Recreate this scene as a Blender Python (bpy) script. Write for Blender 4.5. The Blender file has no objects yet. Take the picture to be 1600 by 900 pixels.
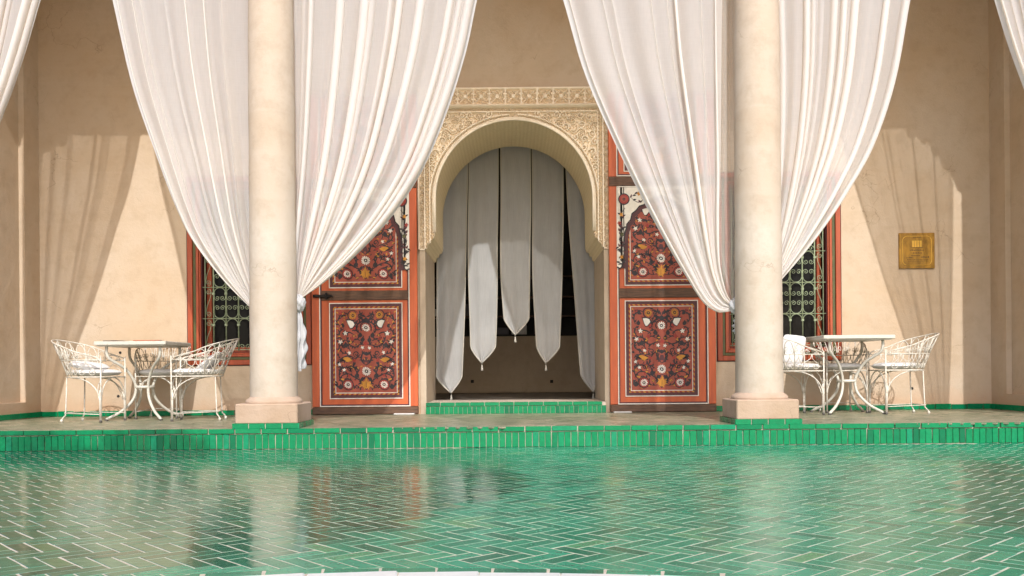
import bpy, bmesh, math, random
import numpy as np
from mathutils import Vector, Matrix

random.seed(7)
np.random.seed(7)
PI = math.pi
SC = bpy.context.scene
COL = SC.collection

# ------------------------------------------------------------------ camera
F = 1400.0            # focal length in photograph pixels (1600 wide)
EYE = 0.649
HOR = 580.0        # horizon row of the photograph
ROLL = 0.0085
cam = bpy.data.cameras.new("camera")
cam_o = bpy.data.objects.new("camera", cam)
COL.objects.link(cam_o)
cam_o.location = (0, 0, EYE)
cam_o.rotation_euler = (math.radians(90), ROLL, 0)
cam.sensor_width = 36
cam.lens = 36 * F / 1600
cam.shift_y = (HOR - 450) / 1600
cam.clip_start = 0.05
cam.clip_end = 500
SC.camera = cam_o

# ------------------------------------------------------------------ light
SUN = Vector((-0.13, 1.0, -0.85)).normalized()
w = bpy.data.worlds.new("World")
SC.world = w
w.use_nodes = True
wn = w.node_tree
sky = wn.nodes.new("ShaderNodeTexSky")
sky.sky_type = 'NISHITA'
sky.sun_disc = False
sky.sun_elevation = math.asin(-SUN.z)
sky.sun_rotation = math.atan2(-SUN.x, -SUN.y)
sky.air_density = 0.8
sky.ozone_density = 0.4
sky.dust_density = 2.5
wn.nodes["Background"].inputs[1].default_value = 0.15
wn.links.new(sky.outputs[0], wn.nodes["Background"].inputs[0])
sl = bpy.data.lights.new("sun", 'SUN')
sl.energy = 2.0
sl.angle = math.radians(0.5)
sl.color = (1.0, 0.99, 0.975)
so = bpy.data.objects.new("sun", sl)
so.rotation_euler = SUN.to_track_quat('-Z', 'Y').to_euler()
so.location = (2, -10, 20)
COL.objects.link(so)
SC.view_settings.view_transform = 'Standard'
SC.view_settings.look = 'None'
SC.view_settings.exposure = 0.80
SC.view_settings.gamma = 1.0
SC.render.engine = 'CYCLES'
cy = SC.cycles
cy.max_bounces = 10
cy.diffuse_bounces = 6
cy.glossy_bounces = 4
cy.transmission_bounces = 8
cy.transparent_max_bounces = 16
cy.sample_clamp_indirect = 6
cy.use_denoising = True


def P(px, py, D):
    """point at depth D seen at photograph pixel (px, py)"""
    u, v = px - 800, py - HOR
    u2, v2 = u - ROLL * v, v + ROLL * u
    return (u2 * D / F, EYE - v2 * D / F)


def s2l(r, g, b):
    f = lambda c: (c / 255 / 12.92) if c <= 10 else ((c / 255 + 0.055) / 1.055) ** 2.4
    return (f(r), f(g), f(b))


# ------------------------------------------------------------------ materials
class NT:
    def __init__(self, name):
        self.m = bpy.data.materials.new(name)
        self.m.use_nodes = True
        self.t = self.m.node_tree
        self.t.nodes.clear()
        self.out = self.t.nodes.new("ShaderNodeOutputMaterial")

    def n(self, typ, **kw):
        nd = self.t.nodes.new("ShaderNode" + typ)
        for k, v in kw.items():
            if k.startswith("i_"):
                nd.inputs[k[2:].replace("_", " ")].default_value = v
            else:
                setattr(nd, k, v)
        return nd

    def l(self, a, b):
        self.t.links.new(a, b)

    def coords(self, scale=(1, 1, 1), kind="Object"):
        tc = self.n("TexCoord")
        mp = self.n("Mapping")
        mp.inputs["Scale"].default_value = scale
        self.l(tc.outputs[kind], mp.inputs[0])
        return mp.outputs[0]

    def noise(self, vec, scale, detail=4, rough=0.55):
        nd = self.n("TexNoise")
        nd.inputs["Scale"].default_value = scale
        nd.inputs["Detail"].default_value = detail
        nd.inputs["Roughness"].default_value = rough
        self.l(vec, nd.inputs["Vector"])
        return nd.outputs["Fac"]

    def ramp(self, fac, stops):
        r = self.n("ValToRGB")
        el = r.color_ramp.elements
        while len(el) < len(stops):
            el.new(0.5)
        for e, (p, c) in zip(el, stops):
            e.position = p
            e.color = (*c, 1) if len(c) == 3 else c
        self.l(fac, r.inputs[0])
        return r.outputs[0]

    def mix(self, fac, a, b, blend='MIX'):
        m = self.n("Mix", data_type='RGBA', blend_type=blend)
        for sock, val in ((m.inputs[0], fac), (m.inputs[6], a), (m.inputs[7], b)):
            if hasattr(val, "is_linked"):
                self.l(val, sock)
            elif isinstance(val, (int, float)):
                sock.default_value = val
            else:
                sock.default_value = (*val, 1)
        return m.outputs[2]

    def math(self, op, a, b=0.0):
        m = self.n("Math", operation=op)
        for sock, val in ((m.inputs[0], a), (m.inputs[1], b)):
            if hasattr(val, "is_linked"):
                self.l(val, sock)
            else:
                sock.default_value = val
        return m.outputs[0]

    def bsdf(self, color, rough=0.6, bump=None, bump_s=0.2, bump_d=0.01, metal=0.0, spec=0.5, coat=0.0):
        b = self.n("BsdfPrincipled")
        for sock, val in ((b.inputs["Base Color"], color), (b.inputs["Roughness"], rough)):
            if hasattr(val, "is_linked"):
                self.l(val, sock)
            elif isinstance(val, (int, float)):
                sock.default_value = val
            else:
                sock.default_value = (*val, 1)
        b.inputs["Metallic"].default_value = metal
        b.inputs["Specular IOR Level"].default_value = spec
        b.inputs["Coat Weight"].default_value = coat
        if bump is not None:
            bp = self.n("Bump")
            bp.inputs["Strength"].default_value = bump_s
            bp.inputs["Distance"].default_value = bump_d
            self.l(bump, bp.inputs["Height"])
            self.l(bp.outputs[0], b.inputs["Normal"])
        self.l(b.outputs[0], self.out.inputs[0])
        return b


def mat_plaster(name, base, dark, foot=None, bump_s=0.5):
    t = NT(name)
    v = t.coords()
    big = t.noise(v, 0.9, 5, 0.6)
    mid = t.noise(v, 5.5, 6, 0.65)
    fine = t.noise(v, 60, 3, 0.6)
    c = t.mix(t.ramp(big, [(0.35, (0, 0, 0)), (0.68, (1, 1, 1))]), base, dark)
    c = t.mix(t.math('MULTIPLY', t.ramp(mid, [(0.48, (0, 0, 0)), (0.74, (1, 1, 1))]), 0.5), c, tuple(x * 0.8 for x in dark))
    vs = t.coords((0.35, 0.35, 6.0))
    streak = t.noise(vs, 2.2, 4, 0.6)
    c = t.mix(t.math('MULTIPLY', t.ramp(streak, [(0.55, (0, 0, 0)), (0.75, (1, 1, 1))]), 0.18), c, tuple(x * 1.12 for x in base))
    # fine cracks
    vo = t.n("TexVoronoi", feature='DISTANCE_TO_EDGE')
    vo.inputs["Scale"].default_value = 1.1
    wv = t.n("VectorMath", operation='ADD')
    nz = t.n("TexNoise")
    nz.inputs["Scale"].default_value = 2.5
    nz.inputs["Detail"].default_value = 5
    t.l(v, nz.inputs["Vector"])
    t.l(v, wv.inputs[0])
    t.l(nz.outputs["Color"], wv.inputs[1])
    t.l(wv.outputs[0], vo.inputs["Vector"])
    crack = t.ramp(vo.outputs["Distance"], [(0.0, (1, 1, 1)), (0.006, (0, 0, 0))])
    gate = t.ramp(t.noise(v, 1.7, 2), [(0.55, (0, 0, 0)), (0.62, (1, 1, 1))])
    c = t.mix(t.math('MULTIPLY', t.math('MULTIPLY', crack, gate), 0.6), c, tuple(x * 0.55 for x in dark))
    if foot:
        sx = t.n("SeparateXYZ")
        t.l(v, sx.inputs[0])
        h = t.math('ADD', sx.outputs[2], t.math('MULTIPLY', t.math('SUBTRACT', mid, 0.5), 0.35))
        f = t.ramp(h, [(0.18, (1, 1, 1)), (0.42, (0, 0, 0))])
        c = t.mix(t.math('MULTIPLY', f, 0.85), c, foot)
    hgt = t.math('ADD', t.math('MULTIPLY', mid, 0.8), t.math('MULTIPLY', fine, 0.22))
    t.bsdf(c, 0.85, hgt, bump_s, 0.02, spec=0.25)
    return t.m


def mat_tile(name, stops, grout, source, rough=(0.08, 0.26), wear=0.0, bump_s=0.1, spec=0.5):
    """glazed fired clay; source 'random' (per object) or 'tint' (attribute per tile)"""
    t = NT(name)
    if source == 'random':
        r = t.n("ObjectInfo").outputs["Random"]
    else:
        a = t.n("Attribute", attribute_name="tint")
        r = a.outputs["Fac"]
    geo = t.n("NewGeometry")
    mp = t.n("Mapping")
    t.l(geo.outputs["Position"], mp.inputs[0])
    v = mp.outputs[0]
    c = t.ramp(r, stops)
    n1 = t.noise(v, 34, 4, 0.6)
    n2 = t.noise(v, 140, 3, 0.6)
    c = t.mix(t.math('MULTIPLY', t.ramp(n1, [(0.4, (0, 0, 0)), (0.7, (1, 1, 1))]), 0.4), c, tuple(x * 0.55 for x in stops[1][1]))
    chip = t.ramp(n2, [(0.68 - wear, (0, 0, 0)), (0.72 - wear, (1, 1, 1))])
    chip2 = t.ramp(t.noise(v, 7, 3), [(0.5, (0, 0, 0)), (0.64, (1, 1, 1))])
    cf = t.math('MULTIPLY', chip, chip2)
    c = t.mix(cf, c, grout)
    ro = t.math('ADD', t.math('MULTIPLY', n1, rough[1] - rough[0]), rough[0])
    ro = t.math('ADD', ro, t.math('MULTIPLY', cf, 0.4))
    und = t.noise(v, 18, 2, 0.5)
    t.bsdf(c, ro, und, bump_s, 0.01, spec=spec)
    return t.m


def mat_simple(name, color, rough=0.5, var=0.25, scale=12, bump_s=0.1, metal=0.0, spec=0.5, dark=None, stretch=(1, 1, 1), coat=0.0):
    t = NT(name)
    v = t.coords(stretch)
    n1 = t.noise(v, scale, 5, 0.6)
    d = dark or tuple(x * (1 - var) for x in color)
    c = t.mix(t.ramp(n1, [(0.35, (0, 0, 0)), (0.65, (1, 1, 1))]), color, d)
    t.bsdf(c, rough, n1, bump_s, 0.01, metal, spec, coat)
    return t.m


def mat_cloth(name, color, clear, scatter=0.5, tint=None, gather=False, streak=0.95):
    """thin woven cotton: part light goes straight through the weave, the threads reflect and transmit"""
    t = NT(name)
    v = t.coords((1, 1, 1))
    lw = t.n("LayerWeight")
    lw.inputs["Blend"].default_value = 0.5
    fac = t.math('SUBTRACT', 1.0, t.math('POWER', lw.outputs["Facing"], 1.6))
    w1 = t.noise(t.coords((1.5, 1.5, 60)), 4, 3, 0.6)
    w2 = t.noise(t.coords((60, 60, 1.5)), 4, 3, 0.6)
    wv = t.math('ADD', t.math('MULTIPLY', w1, 0.5), t.math('MULTIPLY', w2, 0.5))
    wv = t.math('ADD', 0.72, t.math('MULTIPLY', wv, 0.56))
    alpha = t.math('MULTIPLY', t.math('MULTIPLY', fac, clear), wv)
    if gather:   # where the cloth is gathered into a pleat several layers lie over each other
        at_ = t.n("Attribute", attribute_name="gather")
        alpha = t.math('MULTIPLY', alpha, t.math('SUBTRACT', 1.0, at_.outputs["Fac"]))
    sk = t.ramp(t.math('ADD', t.math('MULTIPLY', w2, 0.6), t.math('MULTIPLY', t.noise(v, 3, 4), 0.4)), [(0.36, (0, 0, 0)), (0.62, (1, 1, 1))])
    cc = t.mix(sk, color, tuple(x * streak for x in color))
    d = t.n("BsdfDiffuse")
    t.l(cc, d.inputs[0])
    tr = t.n("BsdfTranslucent")
    tr.inputs[0].default_value = (*(tint or color), 1)
    m1 = t.n("MixShader")
    m1.inputs[0].default_value = scatter
    t.l(d.outputs[0], m1.inputs[1])
    t.l(tr.outputs[0], m1.inputs[2])
    tp = t.n("BsdfTransparent")
    tp.inputs[0].default_value = (1.0, 0.97, 0.92, 1) if gather else (1, 1, 1, 1)
    m2 = t.n("MixShader")
    t.l(alpha, m2.inputs[0])
    t.l(m1.outputs[0], m2.inputs[1])
    t.l(tp.outputs[0], m2.inputs[2])
    t.l(m2.outputs[0], t.out.inputs[0])
    return t.m


WALL_C = (0.54, 0.438, 0.332)
M = {}
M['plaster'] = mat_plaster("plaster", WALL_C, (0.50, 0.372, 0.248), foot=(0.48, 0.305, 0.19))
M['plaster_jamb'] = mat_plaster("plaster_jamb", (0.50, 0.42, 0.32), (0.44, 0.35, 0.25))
M['ceiling'] = mat_simple("ceiling_boards", (0.42, 0.24, 0.11), 0.7, 0.3, 8)
M['stucco'] = mat_simple("carved_stucco", (0.90, 0.81, 0.67), 0.8, 0.16, 14, 0.25, spec=0.2, dark=(0.87, 0.76, 0.60))
M['soffit'] = None
M['stone'] = mat_plaster("column_stone", (0.51, 0.445, 0.37), (0.44, 0.34, 0.245), bump_s=0.4)
M['plinth'] = mat_plaster("plinth_stone", (0.48, 0.365, 0.285), (0.39, 0.27, 0.18), bump_s=0.6)
GROUT = (0.45, 0.37, 0.28)
RS = [(0.0, (0.001, 0.125, 0.052)), (0.12, (0.001, 0.165, 0.066)), (0.2, (0.001, 0.190, 0.070)), (0.85, (0.001, 0.212, 0.078)), (1.0, (0.005, 0.225, 0.105))]
FS = [(0.0, (0.006, 0.085, 0.048)), (0.15, (0.007, 0.118, 0.065)), (0.6, (0.009, 0.150, 0.082)), (0.9, (0.025, 0.18, 0.105)), (1.0, (0.06, 0.17, 0.075))]
PS = [(0.0, (0.13, 0.15, 0.09)), (0.4, (0.21, 0.22, 0.14)), (0.8, (0.29, 0.27, 0.185)), (1.0, (0.38, 0.32, 0.23))]  # platform tiles: beige reflection of the wall put into the tile colour
M['riser_tile'] = mat_tile("riser_tile_glaze", RS, GROUT, 'random', (0.12, 0.3), spec=0.28)
M['floor_tile'] = mat_tile("floor_tile_glaze", FS, GROUT, 'random', (0.05, 0.20), 0.01, 0.13, spec=0.75)
M['floor_mass'] = mat_tile("floor_tile_glaze_mass", FS, GROUT, 'tint', (0.05, 0.20), 0.01, 0.13, spec=0.75)
FD = [(p_, tuple(min(1, x_ * 1.5) for x_ in c_)) for p_, c_ in FS]
M['dry_tile'] = mat_tile("dry_floor_tile_glaze", FD, GROUT, 'random', (0.14, 0.34), 0.02, 0.16, spec=0.5)
M['dry_mass'] = mat_tile("dry_floor_tile_glaze_mass", FD, GROUT, 'tint', (0.14, 0.34), 0.02, 0.16, spec=0.5)
M['plat_mass'] = mat_tile("platform_tile_wall_reflection", PS, GROUT, 'tint', (0.22, 0.42), 0.03)
M['grout'] = mat_simple("grout", (0.53, 0.445, 0.35), 0.85, 0.25, 20, 0.3)
M['marble'] = mat_simple("white_marble", (0.66, 0.645, 0.62), 0.35, 0.08, 6)
M['paving'] = mat_simple("warm_bounce_paving", (0.62, 0.38, 0.19), 0.8, 0.25, 3)  # unseen paving, added in a warm colour to bounce light into the portico
M['coral'] = mat_simple("coral_paint", (0.54, 0.108, 0.026), 0.45, 0.2, 3.5, 0.12, stretch=(6, 6, 0.7), dark=(0.44, 0.080, 0.022))
M['window_red'] = mat_simple("window_red_paint", (0.40, 0.072, 0.022), 0.45, 0.3, 4, 0.12, stretch=(6, 6, 0.7))
M['field'] = mat_simple("rose_paint", (0.33, 0.062, 0.032), 0.5, 0.2, 5)
M['maroon'] = mat_simple("maroon_paint", (0.085, 0.018, 0.022), 0.5, 0.3, 8)
M['ink'] = mat_simple("ink_paint", (0.020, 0.012, 0.016), 0.5, 0.4, 20)
M['white_paint'] = mat_simple("white_paint", (0.74, 0.69, 0.60), 0.5, 0.15, 20)
M['ochre'] = mat_simple("ochre_paint", (0.56, 0.235, 0.018), 0.5, 0.25, 20)
M['red_paint'] = mat_simple("red_paint", (0.32, 0.022, 0.012), 0.5, 0.3, 20)
M['sage'] = mat_simple("olive_paint", (0.085, 0.085, 0.022), 0.5, 0.3, 10)
M['dark_wood'] = mat_simple("dark_wood", (0.13, 0.062, 0.030), 0.6, 0.55, 5, 0.35, stretch=(1.2, 1.2, 14))
M['iron'] = mat_simple("black_iron", (0.025, 0.02, 0.018), 0.45, 0.3, 20, metal=0.6)
M['green_iron'] = mat_simple("green_painted_iron", (0.30, 0.36, 0.22), 0.5, 0.3, 30)
M['white_iron'] = mat_simple("white_painted_iron", (0.66, 0.63, 0.56), 0.42, 0.12, 25, dark=(0.50, 0.44, 0.35))
M['table_paint'] = mat_simple("table_paint", (0.56, 0.535, 0.46), 0.45, 0.12, 25)
M['cushion'] = mat_simple("cushion_cotton", (0.72, 0.71, 0.70), 0.9, 0.08, 40, 0.3, spec=0.1)
M['rubber'] = mat_simple("rubber_foot", (0.10, 0.09, 0.08), 0.7)
M['brass'] = mat_simple("brass_plate", (0.50, 0.28, 0.055), 0.42, 0.5, 6, 0.1, metal=0.75, dark=(0.26, 0.15, 0.04), stretch=(2.5, 2.5, 1.2))
M['brass_line'] = mat_simple("brass_line", (0.85, 0.52, 0.10), 0.35, 0.2, 20, metal=0.6)
M['brass_dark'] = mat_simple("brass_engraving", (0.11, 0.062, 0.02), 0.6, 0.3, 20)
M['black_glass'] = mat_simple("dark_glass", (0.006, 0.006, 0.006), 0.15, 0.1, 3, 0.0, spec=0.12)
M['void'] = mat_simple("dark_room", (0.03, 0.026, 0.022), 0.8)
M['inner_wall'] = mat_plaster("inner_wall", (0.55, 0.43, 0.30), (0.48, 0.36, 0.24))
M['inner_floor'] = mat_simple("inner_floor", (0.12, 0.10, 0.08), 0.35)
M['leaf'] = mat_simple("leaf_green", (0.07, 0.11, 0.035), 0.5, 0.4, 2)
M['menu'] = mat_simple("menu_cover", (0.40, 0.10, 0.04), 0.5)
M['menu_dark'] = mat_simple("menu_dark", (0.05, 0.04, 0.05), 0.5)
M['paper'] = mat_simple("paper", (0.7, 0.68, 0.64), 0.8)
M['sheer'] = mat_cloth("sheer_curtain", (0.855, 0.872, 0.895), 0.33, 0.54, (0.97, 0.88, 0.76), gather=True)
M['lining'] = mat_cloth("thin_lining", (0.88, 0.86, 0.83), 0.60, 0.50)
M['hem'] = mat_cloth("curtain_hem", (0.72, 0.725, 0.735), 0.10, 0.40)
M['linen'] = mat_cloth("grey_linen", (0.86, 0.86, 0.845), 0.24, 0.45, streak=0.80)
M['linen_hem'] = mat_cloth("linen_hem", (0.66, 0.63, 0.56), 0.03, 0.30)

# arch soffit: shallow repeated lozenge relief in bump, yellowish plaster tone, darker in the hollows
t = NT("soffit_stucco")
v = t.coords((1, 1, 1), "UV")
wv1 = t.n("TexWave", wave_type='BANDS', bands_direction='X')
wv1.inputs["Scale"].default_value = 7
wv1.inputs["Distortion"].default_value = 3
wv1.inputs["Detail Scale"].default_value = 6
t.l(v, wv1.inputs[0])
wv2 = t.n("TexWave", wave_type='BANDS', bands_direction='Y')
wv2.inputs["Scale"].default_value = 5
wv2.inputs["Distortion"].default_value = 4
t.l(v, wv2.inputs[0])
hh = t.math('MULTIPLY', wv1.outputs["Fac"], wv2.outputs["Fac"])
cc = t.mix(t.ramp(hh, [(0.1, (0, 0, 0)), (0.5, (1, 1, 1))]), (0.72, 0.60, 0.38), (0.80, 0.68, 0.46))
t.bsdf(cc, 0.7, hh, 0.7, 0.012, spec=0.2)
M['soffit'] = t.m


# ------------------------------------------------------------------ mesh builder
class MB:
    def __init__(self):
        self.v, self.f, self.mi, self.sm = [], [], [], []
        self.mats = []

    def _m(self, mat):
        if mat not in self.mats:
            self.mats.append(mat)
        return self.mats.index(mat)

    def add(self, verts, faces, mat, smooth=False):
        o = len(self.v)
        self.v.extend([tuple(p) for p in verts])
        k = self._m(mat)
        for f in faces:
            self.f.append(tuple(i + o for i in f))
            self.mi.append(k)
            self.sm.append(smooth)

    def box(self, x0, x1, y0, y1, z0, z1, mat, ch=0.0, M4=None):
        if ch <= 0:
            vs = [(x, y, z) for z in (z0, z1) for y in (y0, y1) for x in (x0, x1)]
            fs = [(0, 2, 3, 1), (4, 5, 7, 6), (0, 1, 5, 4), (2, 6, 7, 3), (0, 4, 6, 2), (1, 3, 7, 5)]
        else:
            bm = bmesh.new()
            bmesh.ops.create_cube(bm, size=1)
            for q in bm.verts:
                q.co = Vector((x0 + (q.co.x + .5) * (x1 - x0), y0 + (q.co.y + .5) * (y1 - y0), z0 + (q.co.z + .5) * (z1 - z0)))
            bmesh.ops.bevel(bm, geom=bm.edges[:], offset=ch, segments=1, affect='EDGES')
            bm.verts.index_update()
            vs = [tuple(q.co) for q in bm.verts]
            fs = [tuple(q.index for q in f.verts) for f in bm.faces]
            bm.free()
        if M4 is not None:
            vs = [tuple(M4 @ Vector(p)) for p in vs]
        self.add(vs, fs, mat)

    def tube(self, pts, r, mat, n=6, closed=False, cap=True, flat=None):
        pts = [Vector(p) for p in pts]
        N = len(pts)
        rr = r if isinstance(r, (list, tuple)) else [r] * N
        vs, fs = [], []
        prev = None
        for i, p in enumerate(pts):
            if closed:
                d = pts[(i + 1) % N] - pts[(i - 1) % N]
            else:
                d = pts[min(i + 1, N - 1)] - pts[max(i - 1, 0)]
            if d.length < 1e-9:
                d = Vector((0, 0, 1))
            d.normalize()
            if prev is None:
                a = Vector((0, 0, 1)) if abs(d.z) < 0.9 else Vector((1, 0, 0))
                nrm = (a - d * a.dot(d)).normalized()
            else:
                nrm = (prev - d * prev.dot(d))
                nrm = nrm.normalized() if nrm.length > 1e-6 else d.orthogonal().normalized()
            prev = nrm
            b = d.cross(nrm)
            for k in range(n):
                an = 2 * PI * (k + .5) / n
                vs.append(p + (nrm * math.cos(an) + b * math.sin(an)) * rr[i])
        for i in range(N if closed else N - 1):
            j = (i + 1) % N
            for k in range(n):
                k2 = (k + 1) % n
                fs.append((i * n + k, i * n + k2, j * n + k2, j * n + k))
        if cap and not closed:
            fs.append(tuple(range(n - 1, -1, -1)))
            fs.append(tuple((N - 1) * n + k for k in range(n)))
        self.add(vs, fs, mat, True)

    def lathe(self, prof, mat, n=32, c=(0, 0), smooth=True, cap=True):
        vs, fs = [], []
        for (r, z) in prof:
            for k in range(n):
                a = 2 * PI * k / n
                vs.append((c[0] + r * math.cos(a), c[1] + r * math.sin(a), z))
        for i in range(len(prof) - 1):
            for k in range(n):
                k2 = (k + 1) % n
                fs.append((i * n + k, i * n + k2, (i + 1) * n + k2, (i + 1) * n + k))
        if cap:
            fs.append(tuple(range(n - 1, -1, -1)))
            fs.append(tuple((len(prof) - 1) * n + k for k in range(n)))
        self.add(vs, fs, mat, smooth)

    def poly_y(self, pts, y0, y1, mat):
        """polygon in x,z (counter-clockwise seen from the front) given thickness from y0 (front) to y1"""
        n = len(pts)
        vs = [(x, y0, z) for x, z in pts] + [(x, y1, z) for x, z in pts]
        fs = [tuple(range(n))] + [(i, i + n, (i + 1) % n + n, (i + 1) % n) for i in range(n)]
        self.add(vs, fs, mat)

    def build(self, name, parent=None, **props):
        me = bpy.data.meshes.new(name)
        me.from_pydata(self.v, [], self.f)
        for m in self.mats:
            me.materials.append(M[m])
        me.polygons.foreach_set("material_index", self.mi)
        me.polygons.foreach_set("use_smooth", self.sm)
        me.update()
        return link(name, me, parent, **props)


def link(name, me, parent=None, loc=None, **props):
    o = bpy.data.objects.new(name, me)
    COL.objects.link(o)
    if parent is not None:
        o.parent = parent
    if loc is not None:
        o.location = loc
    for k, v_ in props.items():
        o[k] = v_
    return o


def thing(name, label, cat, loc=(0, 0, 0), rz=0.0, group=None):
    o = bpy.data.objects.new(name, None)
    COL.objects.link(o)
    o.location = loc
    o.rotation_euler = (0, 0, rz)
    o.empty_display_size = 0.1
    o["label"] = label
    o["category"] = cat
    if group:
        o["group"] = group
    return o


def grid_mesh(name, X, Y, Z, mat, parent=None, mask=None, uv=None, smooth=True, **props):
    """X,Y,Z arrays (nv,nu); mask per cell keeps faces"""
    nv, nu = X.shape
    idx = np.arange(nv * nu).reshape(nv, nu)
    a, b, c, d = idx[:-1, :-1], idx[:-1, 1:], idx[1:, 1:], idx[1:, :-1]
    faces = np.stack([a, b, c, d], -1).reshape(-1, 4)
    if mask is not None:
        faces = faces[mask.reshape(-1)]
    verts = np.stack([X, Y, Z], -1).reshape(-1, 3)
    used = np.zeros(len(verts), bool)
    used[faces.reshape(-1)] = True
    remap = np.cumsum(used) - 1
    faces = remap[faces]
    verts2 = verts[used]
    me = bpy.data.meshes.new(name)
    me.vertices.add(len(verts2))
    me.vertices.foreach_set("co", verts2.astype(np.float32).reshape(-1))
    me.loops.add(len(faces) * 4)
    me.loops.foreach_set("vertex_index", faces.astype(np.int32).reshape(-1))
    me.polygons.add(len(faces))
    me.polygons.foreach_set("loop_start", np.arange(0, len(faces) * 4, 4, dtype=np.int32))
    me.polygons.foreach_set("use_smooth", np.full(len(faces), smooth))
    me.update(calc_edges=True)
    me.validate()
    if uv is not None:
        U = np.stack([uv[0], uv[1]], -1).reshape(-1, 2)[used]
        l = me.uv_layers.new(name="UVMap")
        l.data.foreach_set("uv", U[faces.reshape(-1)].astype(np.float32).reshape(-1))
    me.materials.append(M[mat])
    return link(name, me, parent, **props)


def spiral(cx, cz, r0, turns, a0, hand=1, n=16, r1=0.12):
    pts = []
    for i in range(n + 1):
        q = i / n
        r = r0 * (1 - q) + r0 * r1 * q
        a = a0 + hand * q * turns * 2 * PI
        pts.append((cx + r * math.cos(a), cz + r * math.sin(a)))
    return pts


# ------------------------------------------------------------------ levels
Y_EDGE, Y_WALL, Z_PLAT, Z_IN = 7.67, 10.17, 0.175, 0.305
XL, XR = -5.35, 5.44           # portico end walls
XC = 0.04                      # arch axis
COLS = (-2.112, 2.193)
Y_COL = 7.95
Y_CUR = 8.06

# ------------------------------------------------------------------ ground of the courtyard
A0 = Vector((-0.82, 3.166))
AN = Vector((0.889, -0.458))


def floor_h(x, y):
    s = (x - A0.x) * AN.x + (y - A0.y) * AN.y
    q = min(max(s / 0.95, 0.0), 1.0)
    q = q * q * (3 - 2 * q)
    fade = min(max((6.6 - y) / 1.6, 0.0), 1.0)
    wave = 0.004 * math.sin(1.7 * x + 0.6 * y) * math.sin(1.1 * y + 0.4)
    return -0.014 * q * fade + wave * min(1, (7.6 - y) * 2) if y < 7.6 else 0.0


b = MB()
b.box(-40, 40, -40, 1.9, -0.5, -0.20, 'paving')
b.box(-40, -5.9, 1.9, 40, -0.5, -0.2, 'paving')
b.box(5.9, 40, 1.9, 40, -0.5, -0.2, 'paving')
b.build("courtyard_ground", kind="structure")

nx, ny = 241, 141
gx = np.linspace(-5.9, 5.9, nx)
gy = np.linspace(2.20, Y_EDGE + 0.02, ny)
GX, GY = np.meshgrid(gx, gy)
GZ = np.array([[floor_h(x, y) - 0.0010 for x in gx] for y in gy])
floor_o = grid_mesh("courtyard_floor", GX, GY, GZ, 'grout', kind="structure")

b = MB()
b.box(-5.9, 5.9, 1.7, 2.2, -0.4, -0.12, 'grout')
cop = b.build("pool_coping", kind="structure")
COP = lambda x_: max(2.25, 2.953 - 0.15 * (x_ + 0.14) ** 2)
COP_D = lambda x_: math.atan((COP(x_ + .02) - COP(x_ - .02)) / .04)
xs = -4.2
while xs < 4.2:
    L = random.uniform(0.26, 0.30)
    zt_ = max(floor_h(xs, COP(xs)), floor_h(xs + L, COP(xs + L))) + 0.001
    q = MB()
    q.box(0, L - 0.002, -0.5, 0, - 0.07, 0, 'marble', 0.004)
    e = q.build("coping_slab", cop)
    e.location = (xs, COP(xs), zt_)
    e.rotation_euler = (0, 0, math.atan2(COP(xs + L) - COP(xs), L))
    xs += L


# ------------------------------------------------------------------ herringbone tiles
def herringbone(x0, x1, y0, y1, L, W, ang=-PI / 4 - 0.03):
    """centres and directions of a herringbone of L x W pitches, clipped to the rectangle"""
    out = []
    ca, sa = math.cos(ang), math.sin(ang)
    cx, cy_ = (x0 + x1) / 2, (y0 + y1) / 2
    R = math.hypot(x1 - x0, y1 - y0) / 2 + L
    K = int(R * 2 / W) + 2
    Mx = int(R * 2 / L) + 2
    for m in range(-Mx, Mx + 1):
        for k in range(-K, K + 1):
            for typ in (0, 1):
                if typ == 0:
                    px, py = k * W + m * L + L / 2, k * W - m * L + W / 2
                    a = ang
                else:
                    px, py = k * W + m * L + L + W / 2, (k + 1) * W - m * L - L / 2
                    a = ang + PI / 2
                X = cx + px * ca - py * sa
                Y = cy_ + px * sa + py * ca
                if x0 < X < x1 and y0 < Y < y1:
                    out.append((X, Y, a))
    return out


def tile_top(L, W, h, ch):
    l, w_ = L / 2, W / 2
    vs = [(-l, -w_, -h), (l, -w_, -h), (l, w_, -h), (-l, w_, -h),
          (-l, -w_, -ch), (l, -w_, -ch), (l, w_, -ch), (-l, w_, -ch),
          (-l + ch, -w_ + ch, 0), (l - ch, -w_ + ch, 0), (l - ch, w_ - ch, 0), (-l + ch, w_ - ch, 0)]
    fs = [(8, 9, 10, 11)]
    for i in range(4):
        j = (i + 1) % 4
        fs.append((i, j, 4 + j, 4 + i))
        fs.append((4 + i, 4 + j, 8 + j, 8 + i))
    return vs, fs


TL, TW = 0.186, 0.067
TILE_V, TILE_F = tile_top(TL - 0.0062, TW - 0.0055, 0.012, 0.0012)


def tile_matrix(x, y, z, a, tilt):
    sc = Matrix.Diagonal((random.uniform(.98, 1.0), random.uniform(.955, 1.0), 1, 1))
    return (Matrix.Translation((x + random.uniform(-.0012, .0012), y + random.uniform(-.0012, .0012), z))
            @ Matrix.Rotation(random.gauss(0, tilt), 4, 'X') @ Matrix.Rotation(random.gauss(0, tilt), 4, 'Y')
            @ Matrix.Rotation(a + random.gauss(0, 0.010), 4, 'Z') @ sc)


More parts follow.
